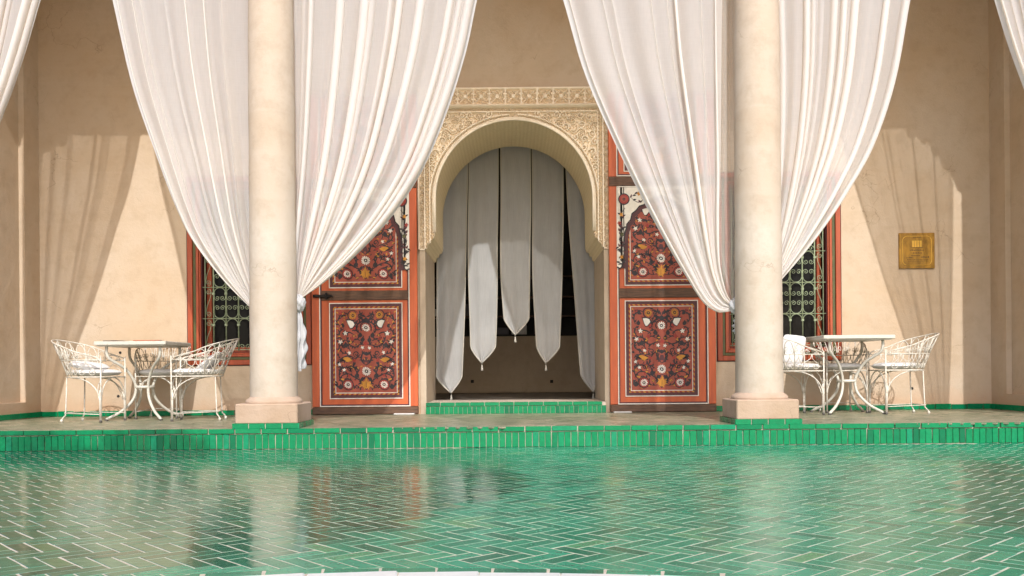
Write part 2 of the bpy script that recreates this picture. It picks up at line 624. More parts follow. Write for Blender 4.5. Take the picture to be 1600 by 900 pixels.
def mass_tiles(name, mats_list, mat, parent, V=None, Fc=None):
    V = V or TILE_V
    Fc = Fc or TILE_F
    base = np.array([(*p, 1) for p in V])
    allv, allf, tint = [], [], []
    for i, m in enumerate(mats_list):
        allv.append((base @ np.array(m).T)[:, :3])
        off = i * len(V)
        allf.extend([tuple(k + off for k in f) for f in Fc])
        tint.append(random.random())
    me = bpy.data.meshes.new(name)
    me.from_pydata(np.concatenate(allv).tolist(), [], allf)
    at = me.attributes.new("tint", 'FLOAT', 'POINT')
    at.data.foreach_set("value", np.repeat(np.array(tint, np.float32), len(V)))
    me.materials.append(M[mat])
    return link(name, me, parent, kind="stuff")


tiles = herringbone(-5.8, 5.8, 2.20, Y_EDGE - 0.002, TL, TW)
cand, edge = [], []
for (x, y, a) in tiles:
    dd = y - (COP(x) + 0.070)
    if dd < 0.09:
        if dd > -0.09:
            edge.append((x, y, a))
        continue
    z = floor_h(x, y)
    u, v_ = x / y * F, (EYE - z) / y * F
    vis = abs(u) < 830 and v_ < 330
    cand.append((0 if vis else 1, y * y + x * x * 0.3, x, y, a, z))
cand.sort()
me = bpy.data.meshes.new("tile")
me.from_pydata(TILE_V, [], TILE_F)
me.materials.append(M['floor_tile'])
me_dry = me.copy()
me_dry.materials[0] = M['dry_tile']


def is_wet(x, y):
    """the left of the court has just been washed down and is still wet; a smaller wet patch lies at the right"""
    s_ = (x - A0.x) * AN.x + (y - A0.y) * AN.y
    edge_ = -0.02 if y < 5.0 else -0.02 - 0.55 * (y - 5.0)
    return s_ < edge_ or (x > 2.25 + 0.5 * (y - 4.5) and 3.7 < y < 6.4)


def slope_rot(x, y):
    e = 0.05
    dzx = (floor_h(x + e, y) - floor_h(x - e, y)) / (2 * e)
    dzy = (floor_h(x, y + e) - floor_h(x, y - e)) / (2 * e)
    return Vector((0, 0, 1)).rotation_difference(Vector((-dzx, -dzy, 1))).to_matrix().to_4x4()


rest, rest_dry = [], []
for i, (vis, d, x, y, a, z) in enumerate(cand):
    mt = Matrix.Translation((x, y, z)) @ slope_rot(x, y) @ tile_matrix(0, 0, 0, a, 0.0032)
    if i < 300:
        o = link("tile", me if is_wet(x, y) else me_dry, floor_o)
        o.matrix_local = mt
    else:
        (rest if is_wet(x, y) else rest_dry).append(mt)
# border course along the coping
me_b = me
x = -5.0
while x < 5.0:
    yb_ = COP(x) + 0.036
    mt = Matrix.Translation((x, yb_, floor_h(x, yb_))) @ slope_rot(x, yb_) @ tile_matrix(0, 0, 0, COP_D(x), 0.006)
    rest_dry.append(mt)
    x += TL
mass_tiles("floor_tiles", rest, 'floor_mass', floor_o)
mass_tiles("floor_tiles", rest_dry, 'dry_mass', floor_o)
# tiles cut to the border course
q = MB()
for (x, y, a) in edge:
    ca, sa = math.cos(a), math.sin(a)
    l_, w_ = TL / 2 - .0035, TW / 2 - .003
    pg = [(x + p_ * ca - r_ * sa, y + p_ * sa + r_ * ca) for p_, r_ in ((-l_, -w_), (l_, -w_), (l_, w_), (-l_, w_))]
    out = []
    sd = lambda p_: p_[1] - (COP(p_[0]) + 0.070)
    for i in range(4):
        p0, p1 = pg[i], pg[(i + 1) % 4]
        if sd(p0) > 0:
            out.append(p0)
        if sd(p0) * sd(p1) < 0:
            f = sd(p0) / (sd(p0) - sd(p1))
            out.append((p0[0] + f * (p1[0] - p0[0]), p0[1] + f * (p1[1] - p0[1])))
    if len(out) < 3:
        continue
    n_ = len(out)
    q.add([(a_, b_, floor_h(a_, b_)) for a_, b_ in out] + [(a_, b_, floor_h(a_, b_) - .01) for a_, b_ in out], [tuple(range(n_))] + [(i, i + n_, (i + 1) % n_ + n_, (i + 1) % n_) for i in range(n_)], 'dry_tile')
q.build("cut_tiles", floor_o, kind="stuff")

# ------------------------------------------------------------------ platform with tiled riser
b = MB()
b.box(XL - 0.8, XR + 0.8, Y_EDGE, Y_WALL + 0.02, -0.3, Z_PLAT - 0.006, 'grout')
plat = b.build("platform", kind="structure")


def riser_tile_mesh(w_, h, d=0.014, ch=0.0022):
    """tile whose glazed face looks along -y; origin at lower left back"""
    q = MB()
    x0, x1, z0, z1 = 0, w_, 0, h
    vs = [(x0, 0, z0), (x1, 0, z0), (x1, 0, z1), (x0, 0, z1),
          (x0, -d + ch, z0), (x1, -d + ch, z0), (x1, -d + ch, z1), (x0, -d + ch, z1),
          (x0 + ch, -d, z0 + ch), (x1 - ch, -d, z0 + ch), (x1 - ch, -d, z1 - ch), (x0 + ch, -d, z1 - ch)]
    fs = [(8, 9, 10, 11)]
    for i in range(4):
        j = (i + 1) % 4
        fs.append((i, j, 4 + j, 4 + i))
        fs.append((4 + i, 4 + j, 8 + j, 8 + i))
    me_ = bpy.data.meshes.new("tile")
    me_.from_pydata(vs, [], fs)
    me_.materials.append(M['riser_tile'])
    return me_


rt = riser_tile_mesh(0.0515, 0.128)
x = -5.3
while x < 5.3:
    wv_ = random.uniform(0.92, 1.05)
    o = link("tile", rt, plat, (x, Y_EDGE + random.uniform(-.001, .002), 0.002 + random.uniform(-.002, .002)))
    o.scale = (wv_, 1, random.uniform(.97, 1.0))
    o.rotation_euler = (random.gauss(0, .008), random.gauss(0, .012), random.gauss(0, .014))
    x += 0.0565 * wv_ + random.uniform(-.0006, .001)
ct = riser_tile_mesh(0.219, 0.040, 0.022)
x = -5.3
k = 0
while x < 5.3:
    o = link("tile", ct, plat, (x, Y_EDGE + random.uniform(-.001, .001), 0.136 + random.uniform(-.001, .001)))
    o.rotation_euler = (random.gauss(0, .012), random.gauss(0, .003), random.gauss(0, .006))
    o.scale = (random.uniform(.97, 1.0), 1, 1)
    x += 0.2255
pt = herringbone(XL + .02, XR - .02, Y_EDGE + 0.03, Y_WALL - 0.02, TL, TW)
mass_tiles("platform_tiles", [tile_matrix(x, y, Z_PLAT, a, 0.006) for x, y, a in pt], 'plat_mass', plat)
for xa, xb in ((-1.32, -1.09), (1.13, 1.33)):
    q = MB()
    q.box(xa, xb, 9.96, 10.09, Z_PLAT + 0.0015, Z_PLAT + 0.014, 'marble', 0.003)
    q.build("door_stop_slab", plat)

# ------------------------------------------------------------------ threshold step inside the arch
st = thing("doorstep", "green tiled doorstep filling the foot of the carved archway", "step", (XC, 10.02, Z_PLAT))
b = MB()
b.box(-1.005, 1.005, 0.0, 1.0, -0.02, Z_IN - Z_PLAT - 0.006, 'grout')
b.build("step_core", st)
vt = riser_tile_mesh(0.0475, 0.084, 0.010)
x = -1.005
while x < 0.98:
    o = link("tile", vt, st, (x, 0, 0.001))
    o.rotation_euler = (random.gauss(0, .006), random.gauss(0, .008), random.gauss(0, .008))
    x += 0.0517
ht = riser_tile_mesh(0.158, 0.036, 0.014)
x = -1.005
while x < 0.9:
    o = link("tile", ht, st, (x, 0, 0.090))
    o.rotation_euler = (random.gauss(0, .008), 0, 0)
    x += 0.1645
tb, tf = tile_top(0.155, 0.085, 0.01, 0.002)
mass_tiles("top_tiles", [tile_matrix(-0.925 + i * 0.1645, 0.045, Z_IN - Z_PLAT - 0.003, 0, 0.004) for i in range(12)], 'riser_tile', st, tb, tf)


# ------------------------------------------------------------------ back wall
def wall_with_holes(name, xs, zs, holes, y0, y1, mat, parent=None, **props):
    q = MB()
    inh = lambda x, z: any(a < x < b_ and c < z < d for a, b_, c, d in holes)
    nx_, nz_ = len(xs) - 1, len(zs) - 1
    solid = [[not inh((xs[i] + xs[i + 1]) / 2, (zs[j] + zs[j + 1]) / 2) for i in range(nx_)] for j in range(nz_)]
    S = lambda i, j: 0 <= i < nx_ and 0 <= j < nz_ and solid[j][i]
    for j in range(nz_):
        for i in range(nx_):
            if not solid[j][i]:
                continue
            a, b_, c, d = xs[i], xs[i + 1], zs[j], zs[j + 1]
            q.add([(a, y0, c), (b_, y0, c), (b_, y0, d), (a, y0, d)], [(0, 1, 2, 3)], mat)
            q.add([(a, y1, c), (b_, y1, c), (b_, y1, d), (a, y1, d)], [(3, 2, 1, 0)], mat)
            for (di, dj, e) in ((-1, 0, [(a, c), (a, d)]), (1, 0, [(b_, d), (b_, c)]), (0, -1, [(b_, c), (a, c)]), (0, 1, [(a, d), (b_, d)])):
                if not S(i + di, j + dj):
                    (p1, r1), (p2, r2) = e
                    q.add([(p1, y0, r1), (p2, y0, r2), (p2, y1, r2), (p1, y1, r1)], [(0, 1, 2, 3)], mat)
    return q.build(name, parent, **props)


WZ0, WZ1 = 0.745, 2.880
WINS = ((-3.673, -2.270), (2.334, 3.738))
A_HALF = 1.045
xs = [XL, WINS[0][0], WINS[0][1], XC - A_HALF, XC + A_HALF, WINS[1][0], WINS[1][1], XR]
zs = [Z_PLAT - 0.1, WZ0, WZ1, 3.68, 5.95]
holes = [(WINS[0][0], WINS[0][1], WZ0, WZ1), (WINS[1][0], WINS[1][1], WZ0, WZ1), (XC - A_HALF, XC + A_HALF, 0, 3.68)]
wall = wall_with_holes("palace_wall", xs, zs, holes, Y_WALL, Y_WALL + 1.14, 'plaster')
wall["label"] = "cream plaster back wall of the portico, pierced by the archway and both windows"
wall["category"] = "wall"

sk = riser_tile_mesh(0.176, 0.060, 0.012)


def skirting(xa, xb):
    x_ = xa
    while x_ < xb - 0.05:
        o_ = link("tile", sk, wall, (x_, Y_WALL - 0.001, Z_PLAT + 0.001))
        o_.scale = (min(1, (xb - x_) / 0.182), 1, random.uniform(.93, 1.05))
        x_ += 0.182


skirting(XL + .015, -2.22)
skirting(2.25, XR - .015)
# drilled holes and plug marks in the plaster
for px, py in ((188, 551), (185, 619), (1425, 607), (1423, 539)):
    X, Z = P(px, py, Y_WALL)
    q = MB()
    ring = [(X + r * math.cos(a), y, Z + r * math.sin(a)) for (r, y) in ((.016, Y_WALL - .004), (.012, Y_WALL - .007), (.010, Y_WALL - .002)) for a in np.linspace(0, 2 * PI, 10, endpoint=False)]
    fs = [(k * 10 + i, k * 10 + (i + 1) % 10, (k + 1) * 10 + (i + 1) % 10, (k + 1) * 10 + i) for k in range(2) for i in range(10)] + [tuple(range(20, 30))]
    q.add(ring, fs, 'void', True)
    q.build("wall_hole", wall)


# end walls with a sunk panel each
def end_wall(name, X, sgn, label):
    o = thing(name, label, "wall", (X, 0, 0))
    q = MB()
    d = sgn            # +1: wall body lies towards +x
    y0, y1, z0, z1 = 7.7, Y_WALL + 0.9, Z_PLAT - 0.1, 5.95
    py0, py1, pz0, pz1 = 8.25, 9.86, 0.352, 4.5
    def quad(p):
        q.add(p, [(0, 1, 2, 3)], 'plaster')
    for (a, b_, c, e) in ((y0, py0, z0, z1), (py1, y1, z0, z1), (py0, py1, z0, pz0), (py0, py1, pz1, z1)):
        quad([(0, a, c), (0, b_, c), (0, b_, e), (0, a, e)])
    r = 0.062 * d
    quad([(r, py0, pz0), (r, py1, pz0), (r, py1, pz1), (r, py0, pz1)])
    quad([(0, py1, pz0), (r, py1, pz0), (r, py1, pz1), (0, py1, pz1)])
    quad([(0, py0, pz0), (r, py0, pz0), (r, py0, pz1), (0, py0, pz1)])
    quad([(0, py0, pz0), (0, py1, pz0), (r, py1, pz0), (r, py0, pz0)])
    quad([(0, py0, pz1), (0, py1, pz1), (r, py1, pz1), (r, py0, pz1)])
    w_ = 0.7 * d
    quad([(0, y0, z0), (w_, y0, z0), (w_, y0, z1), (0, y0, z1)])
    quad([(w_, y0, z0), (w_, y1, z0), (w_, y1, z1), (w_, y0, z1)])
    quad([(0, y0, z1), (w_, y0, z1), (w_, y1, z1), (0, y1, z1)])
    quad([(0, y1, z0), (w_, y1, z0), (w_, y1, z1), (0, y1, z1)])
    q.build("wall_body", o)
    y_ = 7.72
    while y_ < Y_WALL - 0.05:
        e_ = link("tile", sk, o)
        e_.location = (-0.001 * d, y_ + (0.176 if d < 0 else 0), Z_PLAT + 0.001) if d < 0 else (-0.001, y_ + .176, Z_PLAT + .001)
        e_.rotation_euler = (0, 0, -PI / 2 if d > 0 else PI / 2)
        if d < 0:
            e_.location = (0.001, y_, Z_PLAT + 0.001)
        y_ += 0.182
    # lobed bracket under the beam
    q = MB()
    pts = [(0, 0)]
    lob = [(0.0, -1.02), (-0.02, -0.90), (-0.005, -0.78), (-0.06, -0.74), (-0.10, -0.62), (-0.15, -0.52), (-0.23, -0.49), (-0.26, -0.36),
           (-0.34, -0.33), (-0.36, -0.22), (-0.46, -0.20), (-0.52, -0.12), (-0.55, -0.16), (-0.62, -0.14), (-0.66, 0.0)]
    poly = [(0.0, 0.0)] + [(a, c) for a, c in lob]
    poly = [(a * d, c + 5.41) for a, c in poly]
    n = len(poly)
    vs = [(a, 7.80, c) for a, c in poly] + [(a, 8.10, c) for a, c in poly]
    q.add(vs, [tuple(range(n)), tuple(range(2 * n - 1, n - 1, -1))] + [(i, (i + 1) % n, (i + 1) % n + n, i + n) for i in range(n)], 'plaster')
    q.build("bracket", o)
    return o


end_wall("end_wall", XL, -1, "plaster end wall with sunk panel closing the portico beyond the chair with two cushions")
end_wall("end_wall", XR, 1, "plaster end wall with sunk panel closing the portico beside the brass plaque wall")

b = MB()
b.box(XL - 0.8, XR + 0.8, 7.75, 8.15, 5.41, 6.3, 'plaster', 0.01)
b.build("colonnade_beam", kind="structure")
b = MB()
b.box(XL - 0.8, XR + 0.8, 8.15, 16.0, 5.95, 6.3, 'ceiling')
for i in range(24):
    y_ = 8.2 + i * 0.06
x = XL
while x < XR:
    b.box(x, x + 0.09, 8.15, Y_WALL, 5.83, 5.949, 'ceiling')
    x += 0.42
b.build("portico_ceiling", kind="structure")

# dark room behind the arch
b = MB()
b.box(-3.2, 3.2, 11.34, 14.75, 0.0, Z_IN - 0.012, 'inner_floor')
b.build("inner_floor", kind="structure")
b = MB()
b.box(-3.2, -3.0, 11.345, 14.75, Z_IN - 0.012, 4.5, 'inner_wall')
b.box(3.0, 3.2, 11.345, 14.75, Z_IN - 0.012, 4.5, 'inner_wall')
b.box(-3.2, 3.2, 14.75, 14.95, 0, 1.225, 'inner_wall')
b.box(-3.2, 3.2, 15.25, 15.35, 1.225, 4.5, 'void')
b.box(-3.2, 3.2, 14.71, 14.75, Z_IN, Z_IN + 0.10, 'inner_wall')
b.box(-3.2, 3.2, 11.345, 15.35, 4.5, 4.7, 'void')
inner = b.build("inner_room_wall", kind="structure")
for px in (738, 862):
    X, Z = P(px, 596, 14.74)
    q = MB()
    q.box(X - .025, X + .025, 14.735, 14.749, Z - .025, Z + .025, 'void', 0.004)
    q.build("wall_socket", inner)
sh = thing("shelf_unit", "dark wall shelf unit in the room behind the hanging cloth strips", "shelf", (0, 14.80, 1.225))
b = MB()
b.box(-1.6, 2.2, -0.02, 0.40, -0.004, 0.03, 'void')
for z_ in (0.32, 0.64, 0.98):
    b.box(-1.6, 2.2, 0.05, 0.40, z_, z_ + 0.025, 'dark_wood')
b.build("shelf_boards", sh)
for x_ in (-1.58, -0.62, 0.4, 1.2, 2.18):
    b = MB()
    b.box(x_ - .02, x_ + .02, 0.03, 0.41, 0.031, 1.4, 'dark_wood')
    b.build("upright", sh)
for i, (x_, z_, w_, h_, m_) in enumerate(((-1.05, .031, .22, .10, 'paper'), (-1.4, .346, .2, .12, 'paper'), (-.8, .346, .12, .2, 'menu_dark'),
                                          (-1.2, .666, .3, .1, 'paper'), (-.35, .031, .3, .12, 'menu_dark'), (0.0, .031, .25, .16, 'paper'), (.1, .346, .2, .14, 'menu_dark'))):
    q = MB()
    q.box(x_, x_ + w_, 14.80 + .1, 14.80 + .3, 1.225 + z_, 1.225 + z_ + h_, m_, 0.006)
    o = q.build("storage_box")
    o["label"] = ("pale box on the bottom board of the dark shelves, second from the left", "pale box on the lowest raised shelf, left end", "dark box on the lowest raised shelf, beside the pale box",
                  "pale box on the middle raised shelf", "dark box on the bottom board of the dark shelves", "pale box on the bottom board nearest the shelf middle", "dark box on the lowest raised shelf near the shelf middle")[i]
    o["category"] = "box"
    o["group"] = "boxes on the dark shelves"

# ------------------------------------------------------------------ carved archway
arch = thing("archway", "horseshoe archway framed in carved cream stucco with scrollwork and frieze", "archway", (0, 0, 0))
KA = 1.054
ZA = lambda z_: 0.649 + (z_ - 0.761) * KA + 0.1446
R_A, ZC_A = 0.850 * KA, ZA(2.470)
Z_TOP, Z_BOT, OUT_H, JAMB = ZA(3.655), ZA(1.94), 1.019 * KA, 0.958 * KA
Y_ST = 10.12


def arch_profile(n=64):
    """opening outline from lower right round to lower left, x relative to the axis"""
    pts = [(JAMB, Z_IN - 0.14)] + [(a * KA, ZA(c)) for a, c in ((0.958, 1.930), (0.935, 1.945), (0.930, 1.985), (0.902, 1.998), (0.896, 2.030), (0.868, 2.042), (0.855, 2.075), (0.850, 2.12))]
    for i in range(n + 1):
        a = PI * i / n
        pts.append((R_A * math.cos(a), ZC_A + R_A * math.sin(a)))
    right = pts[:9]
    pts += [(-x_, z_) for x_, z_ in reversed(right)]
    return pts


prof = arch_profile()
Y_BK = 11.335
ys = np.linspace(Y_ST - 0.004, Y_BK, 9)
n = len(prof)
px_ = np.array([p[0] + XC for p in prof])
pz_ = np.array([p[1] for p in prof])
arc = np.concatenate([[0], np.cumsum(np.hypot(np.diff(px_), np.diff(pz_)))])
top = slice(1, n - 1)
XX = np.tile(px_[top], (9, 1))
ZZ = np.tile(pz_[top], (9, 1))
YY = np.tile(ys[:, None], (1, n - 2))
grid_mesh("soffit", XX, YY, ZZ, 'soffit', arch, uv=(np.tile(arc[top], (9, 1)), YY), smooth=True)
for s_ in (1, -1):
    q = MB()
    xj = XC + s_ * JAMB
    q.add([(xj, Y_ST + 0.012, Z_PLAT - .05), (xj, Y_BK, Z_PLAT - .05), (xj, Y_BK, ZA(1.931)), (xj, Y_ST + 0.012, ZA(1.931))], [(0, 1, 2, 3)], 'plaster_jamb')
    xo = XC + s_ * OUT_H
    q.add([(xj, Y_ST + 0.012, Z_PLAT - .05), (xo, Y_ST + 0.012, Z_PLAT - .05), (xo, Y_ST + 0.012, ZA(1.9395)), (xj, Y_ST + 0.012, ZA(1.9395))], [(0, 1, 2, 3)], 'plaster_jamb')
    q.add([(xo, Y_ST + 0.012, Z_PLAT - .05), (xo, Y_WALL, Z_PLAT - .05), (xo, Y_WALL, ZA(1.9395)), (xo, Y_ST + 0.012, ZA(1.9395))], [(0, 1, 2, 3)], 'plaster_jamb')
    q.build("jamb", arch)
# back face round the opening
q = MB()
bx = []
for x_, z_ in prof:
    a = math.atan2(z_ - 2.0, x_)
    ca, sa = math.cos(a), math.sin(a)
    k = min(1.3 / max(abs(ca), 1e-6), (2.0 if sa > 0 else 1.9) / max(abs(sa), 1e-6))
    bx.append((k * ca, 2.0 + k * sa))
vs = [(XC + x_, Y_BK + 0.0, z_) for x_, z_ in prof] + [(XC + x_, Y_BK + 0.0, z_) for x_, z_ in bx]
q.add(vs, [(i, i + 1, i + 1 + n, i + n) for i in range(n - 1)], 'inner_wall')
q.build("rear_face", arch)

# carved relief as a height field
DX = 0.0044
gx = np.arange(-OUT_H, OUT_H + DX / 2, DX)
gz = np.arange(Z_BOT, Z_TOP + DX / 2, DX)
GX, GZ = np.meshgrid(gx, gz)
AX = np.abs(GX)


def dist_open(ax, z):
    """signed distance outside the opening (positive in the stucco)"""
    up = np.hypot(ax, z - ZC_A) - R_A
    side = ax - R_A
    px = np.interp(z, [ZA(q_) for q_ in (1.90, 1.93, 1.945, 1.985, 1.998, 2.03, 2.042, 2.075, 2.12)], [KA * q_ for q_ in (.958, .958, .935, .930, .902, .896, .868, .855, .85)])
    side = np.minimum(side, ax - px)
    return np.where(z > ZC_A, up, side)


DO = dist_open(AX, GZ)
H = np.zeros_like(GX)
Z_FR0 = Z_TOP - 0.188     # frieze bottom
Z_MO = Z_FR0 - 0.036      # plain moulding
Z_BD = Z_MO - 0.044       # bead band
tri = lambda q: np.abs((q % 1.0) - 0.5) * 2
# frieze: eight pointed stars in squares
per = 0.180
fx = (GX + per / 2) % per - per / 2
fz = GZ - (Z_FR0 + 0.094)
rr = np.hypot(fx, fz)
th = np.arctan2(fz, fx)
star = np.minimum(np.maximum(np.abs(fx), np.abs(fz)), 1e9)
lines = np.minimum.reduce([np.abs(np.abs(fx) - np.abs(fz)) * 0.7, np.abs(rr - 0.060 * (1 + 0.16 * np.cos(8 * th))),
                           np.abs(np.abs(fz) - 0.086), np.abs(np.abs(fx) - per / 2 + .004)])
lines = np.minimum(lines, np.maximum(rr - 0.018, 0))
lines = np.minimum(lines, np.maximum(np.hypot(np.abs(fx) - 0.074, np.abs(fz) - 0.030) - 0.007, 0))
petal = np.maximum(0, np.cos(8 * th)) * np.exp(-((rr - 0.038) / 0.010) ** 2)
fr = np.clip(1.3 - lines / 0.0088, 0, 1) + 0.6 * petal
fr = np.clip(fr, 0, 1)
inF = GZ >= Z_FR0
H = np.where(inF, 0.0 + 1.0 * fr, H)
# moulding
q = (GZ - Z_MO) / (Z_FR0 - Z_MO)
H = np.where((GZ >= Z_MO) & (GZ < Z_FR0), 1.3 + 0.9 * np.sin(np.clip(q, 0, 1) * PI), H)


def chain(s_, t_, p):
    """lozenge and cross guilloche along s; t in -1..1 across"""
    ph = (s_ / p) % 1.0 - 0.5
    c1 = np.abs(np.abs(t_) * 0.8 - np.abs(np.abs(ph) * 2 - 0.5) * 1.4)
    h_ = np.clip(1.15 - c1 / 0.26, 0, 1)
    h_ = np.maximum(h_, np.clip(1.2 - np.hypot(ph * 3.2, t_) / 0.36, 0, 1))
    edge = np.clip((np.abs(t_) - 0.80) / 0.10, 0, 1)
    return np.maximum(h_ * (np.abs(t_) < .85), edge)


tb_ = (GZ - (Z_BD + 0.022)) / 0.022
H = np.where((GZ >= Z_BD) & (GZ < Z_MO), 0.15 + 0.85 * chain(GX + 0.03, tb_, 0.075), H)
low = GZ < Z_BD
XB0, XB1 = 0.903 * KA, 0.957 * KA
side_s = (AX >= XB0) & (AX < XB1) & low
H = np.where(side_s, 0.15 + 0.85 * chain(GZ, (AX - (XB0 + XB1) / 2) / 0.027, 0.082), H)
# archivolt chain following the opening
archv = low & (DO < 0.052) & (AX < XB0)
ang_s = np.where(GZ > ZC_A, np.arctan2(GZ - ZC_A, AX) * R_A, GZ - ZC_A)
H = np.where(archv, 0.15 + 0.85 * chain(ang_s, (DO - 0.026) / 0.026, 0.078), H)
# scrollwork in the spandrels and in the outer strip
spand = low & (AX < XB0) & (DO >= 0.052)
strip = low & (AX >= XB1)
SH = np.zeros_like(GX)
half = GX.shape[1] // 2
rng = random.Random(21)


def stamp(x_, z_, r, h=1.0, ex=1.0, ang=0.0):
    i0, i1 = int((x_ - r * ex + OUT_H) / DX) - 1, int((x_ + r * ex + OUT_H) / DX) + 2
    j0, j1 = int((z_ - r * ex - Z_BOT) / DX) - 1, int((z_ + r * ex - Z_BOT) / DX) + 2
    i0, j0 = max(i0, 0), max(j0, 0)
    i1, j1 = min(i1, GX.shape[1]), min(j1, GX.shape[0])
    if i0 >= i1 or j0 >= j1:
        return
    dx_, dz_ = GX[j0:j1, i0:i1] - x_, GZ[j0:j1, i0:i1] - z_
    if ex != 1.0:
        c_, s_ = math.cos(ang), math.sin(ang)
        dx_, dz_ = (dx_ * c_ + dz_ * s_) / ex, -dx_ * s_ + dz_ * c_
    d2 = (dx_ ** 2 + dz_ ** 2) / (r * r)
    hh_ = h * np.clip(1.5 * (1 - d2), 0, 1)
    SH[j0:j1, i0:i1] = np.maximum(SH[j0:j1, i0:i1], hh_)


centres = []
tries = 0
while tries < 9000:
    tries += 1
    x_ = rng.uniform(0.0, XB0)
    z_ = rng.uniform(Z_BOT, Z_BD)
    d0 = float(dist_open(np.array(x_), np.array(z_)))
    if d0 < 0.075 or x_ > XB0 - 0.022 or z_ > Z_BD - 0.022:
        continue
    if all((x_ - a) ** 2 + (z_ - c) ** 2 > 0.080 ** 2 for a, c, _ in centres):
        centres.append((x_, z_, 0.038))
for i, (x_, z_, r) in enumerate(centres):
    typ = rng.random()
    a0 = rng.uniform(0, 2 * PI)
    hd = rng.choice((-1, 1))
    if typ < 0.6:
        for (a, c) in spiral(x_, z_, r * 1.12, 1.35, a0, hd, 80, 0.08):
            stamp(a, c, 0.0090, 1.0)
        for k in range(3):
            an = a0 + hd * (-0.6 - k * 1.1)
            stamp(x_ + 1.42 * r * math.cos(an), z_ + 1.42 * r * math.sin(an), 0.0085, .9, 1.7, an + 0.8)
    elif typ < 0.82:
        for k in range(6):
            an = a0 + k * PI / 3
            stamp(x_ + 0.62 * r * math.cos(an), z_ + 0.62 * r * math.sin(an), 0.0105, .95, 1.35, an)
        stamp(x_, z_, 0.010, 1.0)
        for (a, c) in spiral(x_, z_, r * 1.3, 0.8, a0, hd, 40, 0.9):
            stamp(a, c, 0.0065, .9)
    else:
        for k in range(-2, 3):
            an = a0 + k * 0.55
            L_ = 1.2 * r * (1 - 0.1 * abs(k))
            stamp(x_ + .5 * L_ * math.cos(an), z_ + .5 * L_ * math.sin(an), 0.0075, .95, 2.2, an)
        for (a, c) in spiral(x_, z_, r * 1.35, 0.6, a0 + 2, hd, 40, 0.8):
            stamp(a, c, 0.0065, .9)
# short connecting stems
for i, (x_, z_, r) in enumerate(centres):
    near = sorted(centres, key=lambda c: (c[0] - x_) ** 2 + (c[1] - z_) ** 2)[1:2]
    for (a, c, _) in near:
        bow = rng.uniform(-0.02, 0.02)
        for k in range(24):
            q = k / 23
            nx_, nz_ = -(c - z_), (a - x_)
            l_ = math.hypot(nx_, nz_) or 1
            o_ = bow * math.sin(PI * q) / l_
            if 0.3 < q < 0.7:
                stamp(x_ + (a - x_) * q + nx_ * o_, z_ + (c - z_) * q + nz_ * o_, 0.0058, .75)
# small leaves fill what is still bare ground
for k in range(14000):
    x_, z_ = rng.uniform(0, XB0), rng.uniform(Z_BOT, Z_BD)
    i0, j0 = int((x_ + OUT_H) / DX), int((z_ - Z_BOT) / DX)
    m_ = 3
    if SH[max(0, j0 - m_):j0 + m_ + 1, max(0, i0 - m_):i0 + m_ + 1].max() > 0.05 or float(dist_open(np.array(x_), np.array(z_))) < .06:
        continue
    stamp(x_, z_, 0.0085, 0.92, 1.5, rng.uniform(0, PI))
# outer strip: running tendril
z_ = Z_BOT + 0.02
k = 0
while z_ < Z_BD:
    for (a, c) in spiral(1.041 + 0.006 * (-1) ** k, z_, 0.021, 1.4, PI / 2 * (-1) ** k, (-1) ** k, 36, 0.12):
        stamp(a, c, 0.0050, 1.0)
    stamp(1.018, z_ + 0.022, 0.006, .9, 1.6, 1.0)
    stamp(1.066, z_ + 0.018, 0.006, .9, 1.6, -1.0)
    z_ += 0.043
    k += 1
SH[:, :half] = SH[:, ::-1][:, :half]
H = np.where(spand | strip, 0.02 + 0.95 * SH, H)
# fillets between the fields
for (cond, dist) in ((low, np.abs(AX - XB0)), (low, np.abs(AX - XB1)), (np.ones_like(low), np.abs(AX - OUT_H)), (low & (AX < XB0), np.abs(DO - 0.056)),
                     (np.ones_like(low), np.abs(GZ - Z_TOP)), (AX < XB0, np.abs(GZ - Z_BD))):
    H = np.where(cond & (dist < 0.0068), 1.05, H)
key = np.hypot(AX, GZ - (Z_BD - 0.046))
H = np.where((key < 0.048) & low & (DO > .03), 0.2 + 0.8 * np.clip(1.2 - np.abs((key % 0.019) - 0.0095) / 0.006, 0, 1), H)
YR = Y_ST + 0.024 - 0.046 * H
DOc = (DO[:-1, :-1] + DO[1:, 1:] + DO[1:, :-1] + DO[:-1, 1:]) / 4
grid_mesh("carved_relief", GX + XC, YR, GZ, 'stucco', arch, mask=DOc > -0.001, smooth=False)
# roll moulding on the arris of the arch and the returns of the frame
q = MB()
pr = [(x_ + XC, z_) for x_, z_ in prof][8:-8]
path = [(x_, Y_ST - 0.014, z_) for x_, z_ in pr]
q.tube(path, 0.014, 'stucco', 8)
path = [(XC + (x_ - XC) * 1.022, Y_ST - 0.016, ZC_A + (z_ - ZC_A) * 1.022 if z_ > ZC_A else z_) for x_, z_ in pr]
q.tube(path, 0.007, 'stucco', 6)
q.build("arris_moulding", arch)
q = MB()
for (x0, x1, z0, z1) in ((XC - OUT_H - .012, XC - OUT_H + .001, Z_BOT, Z_TOP + .012), (XC + OUT_H - .001, XC + OUT_H + .012, Z_BOT, Z_TOP + .012),
                         (XC - OUT_H + .0012, XC + OUT_H - .0012, Z_TOP - .001, Z_TOP + .012)):
    q.box(x0, x1, Y_ST - 0.010, Y_WALL + .001, z0, z1, 'stucco', 0.002)
q.box(XC - OUT_H + 0.002, XC - JAMB - 0.002, Y_ST - 0.006, Y_WALL, Z_BOT - 0.012, Z_BOT + 0.003, 'stucco', 0.002)
q.box(XC + JAMB + 0.002, XC + OUT_H - 0.002, Y_ST - 0.006, Y_WALL, Z_BOT - 0.012, Z_BOT + 0.003, 'stucco', 0.002)
q.build("frame_edge", arch)

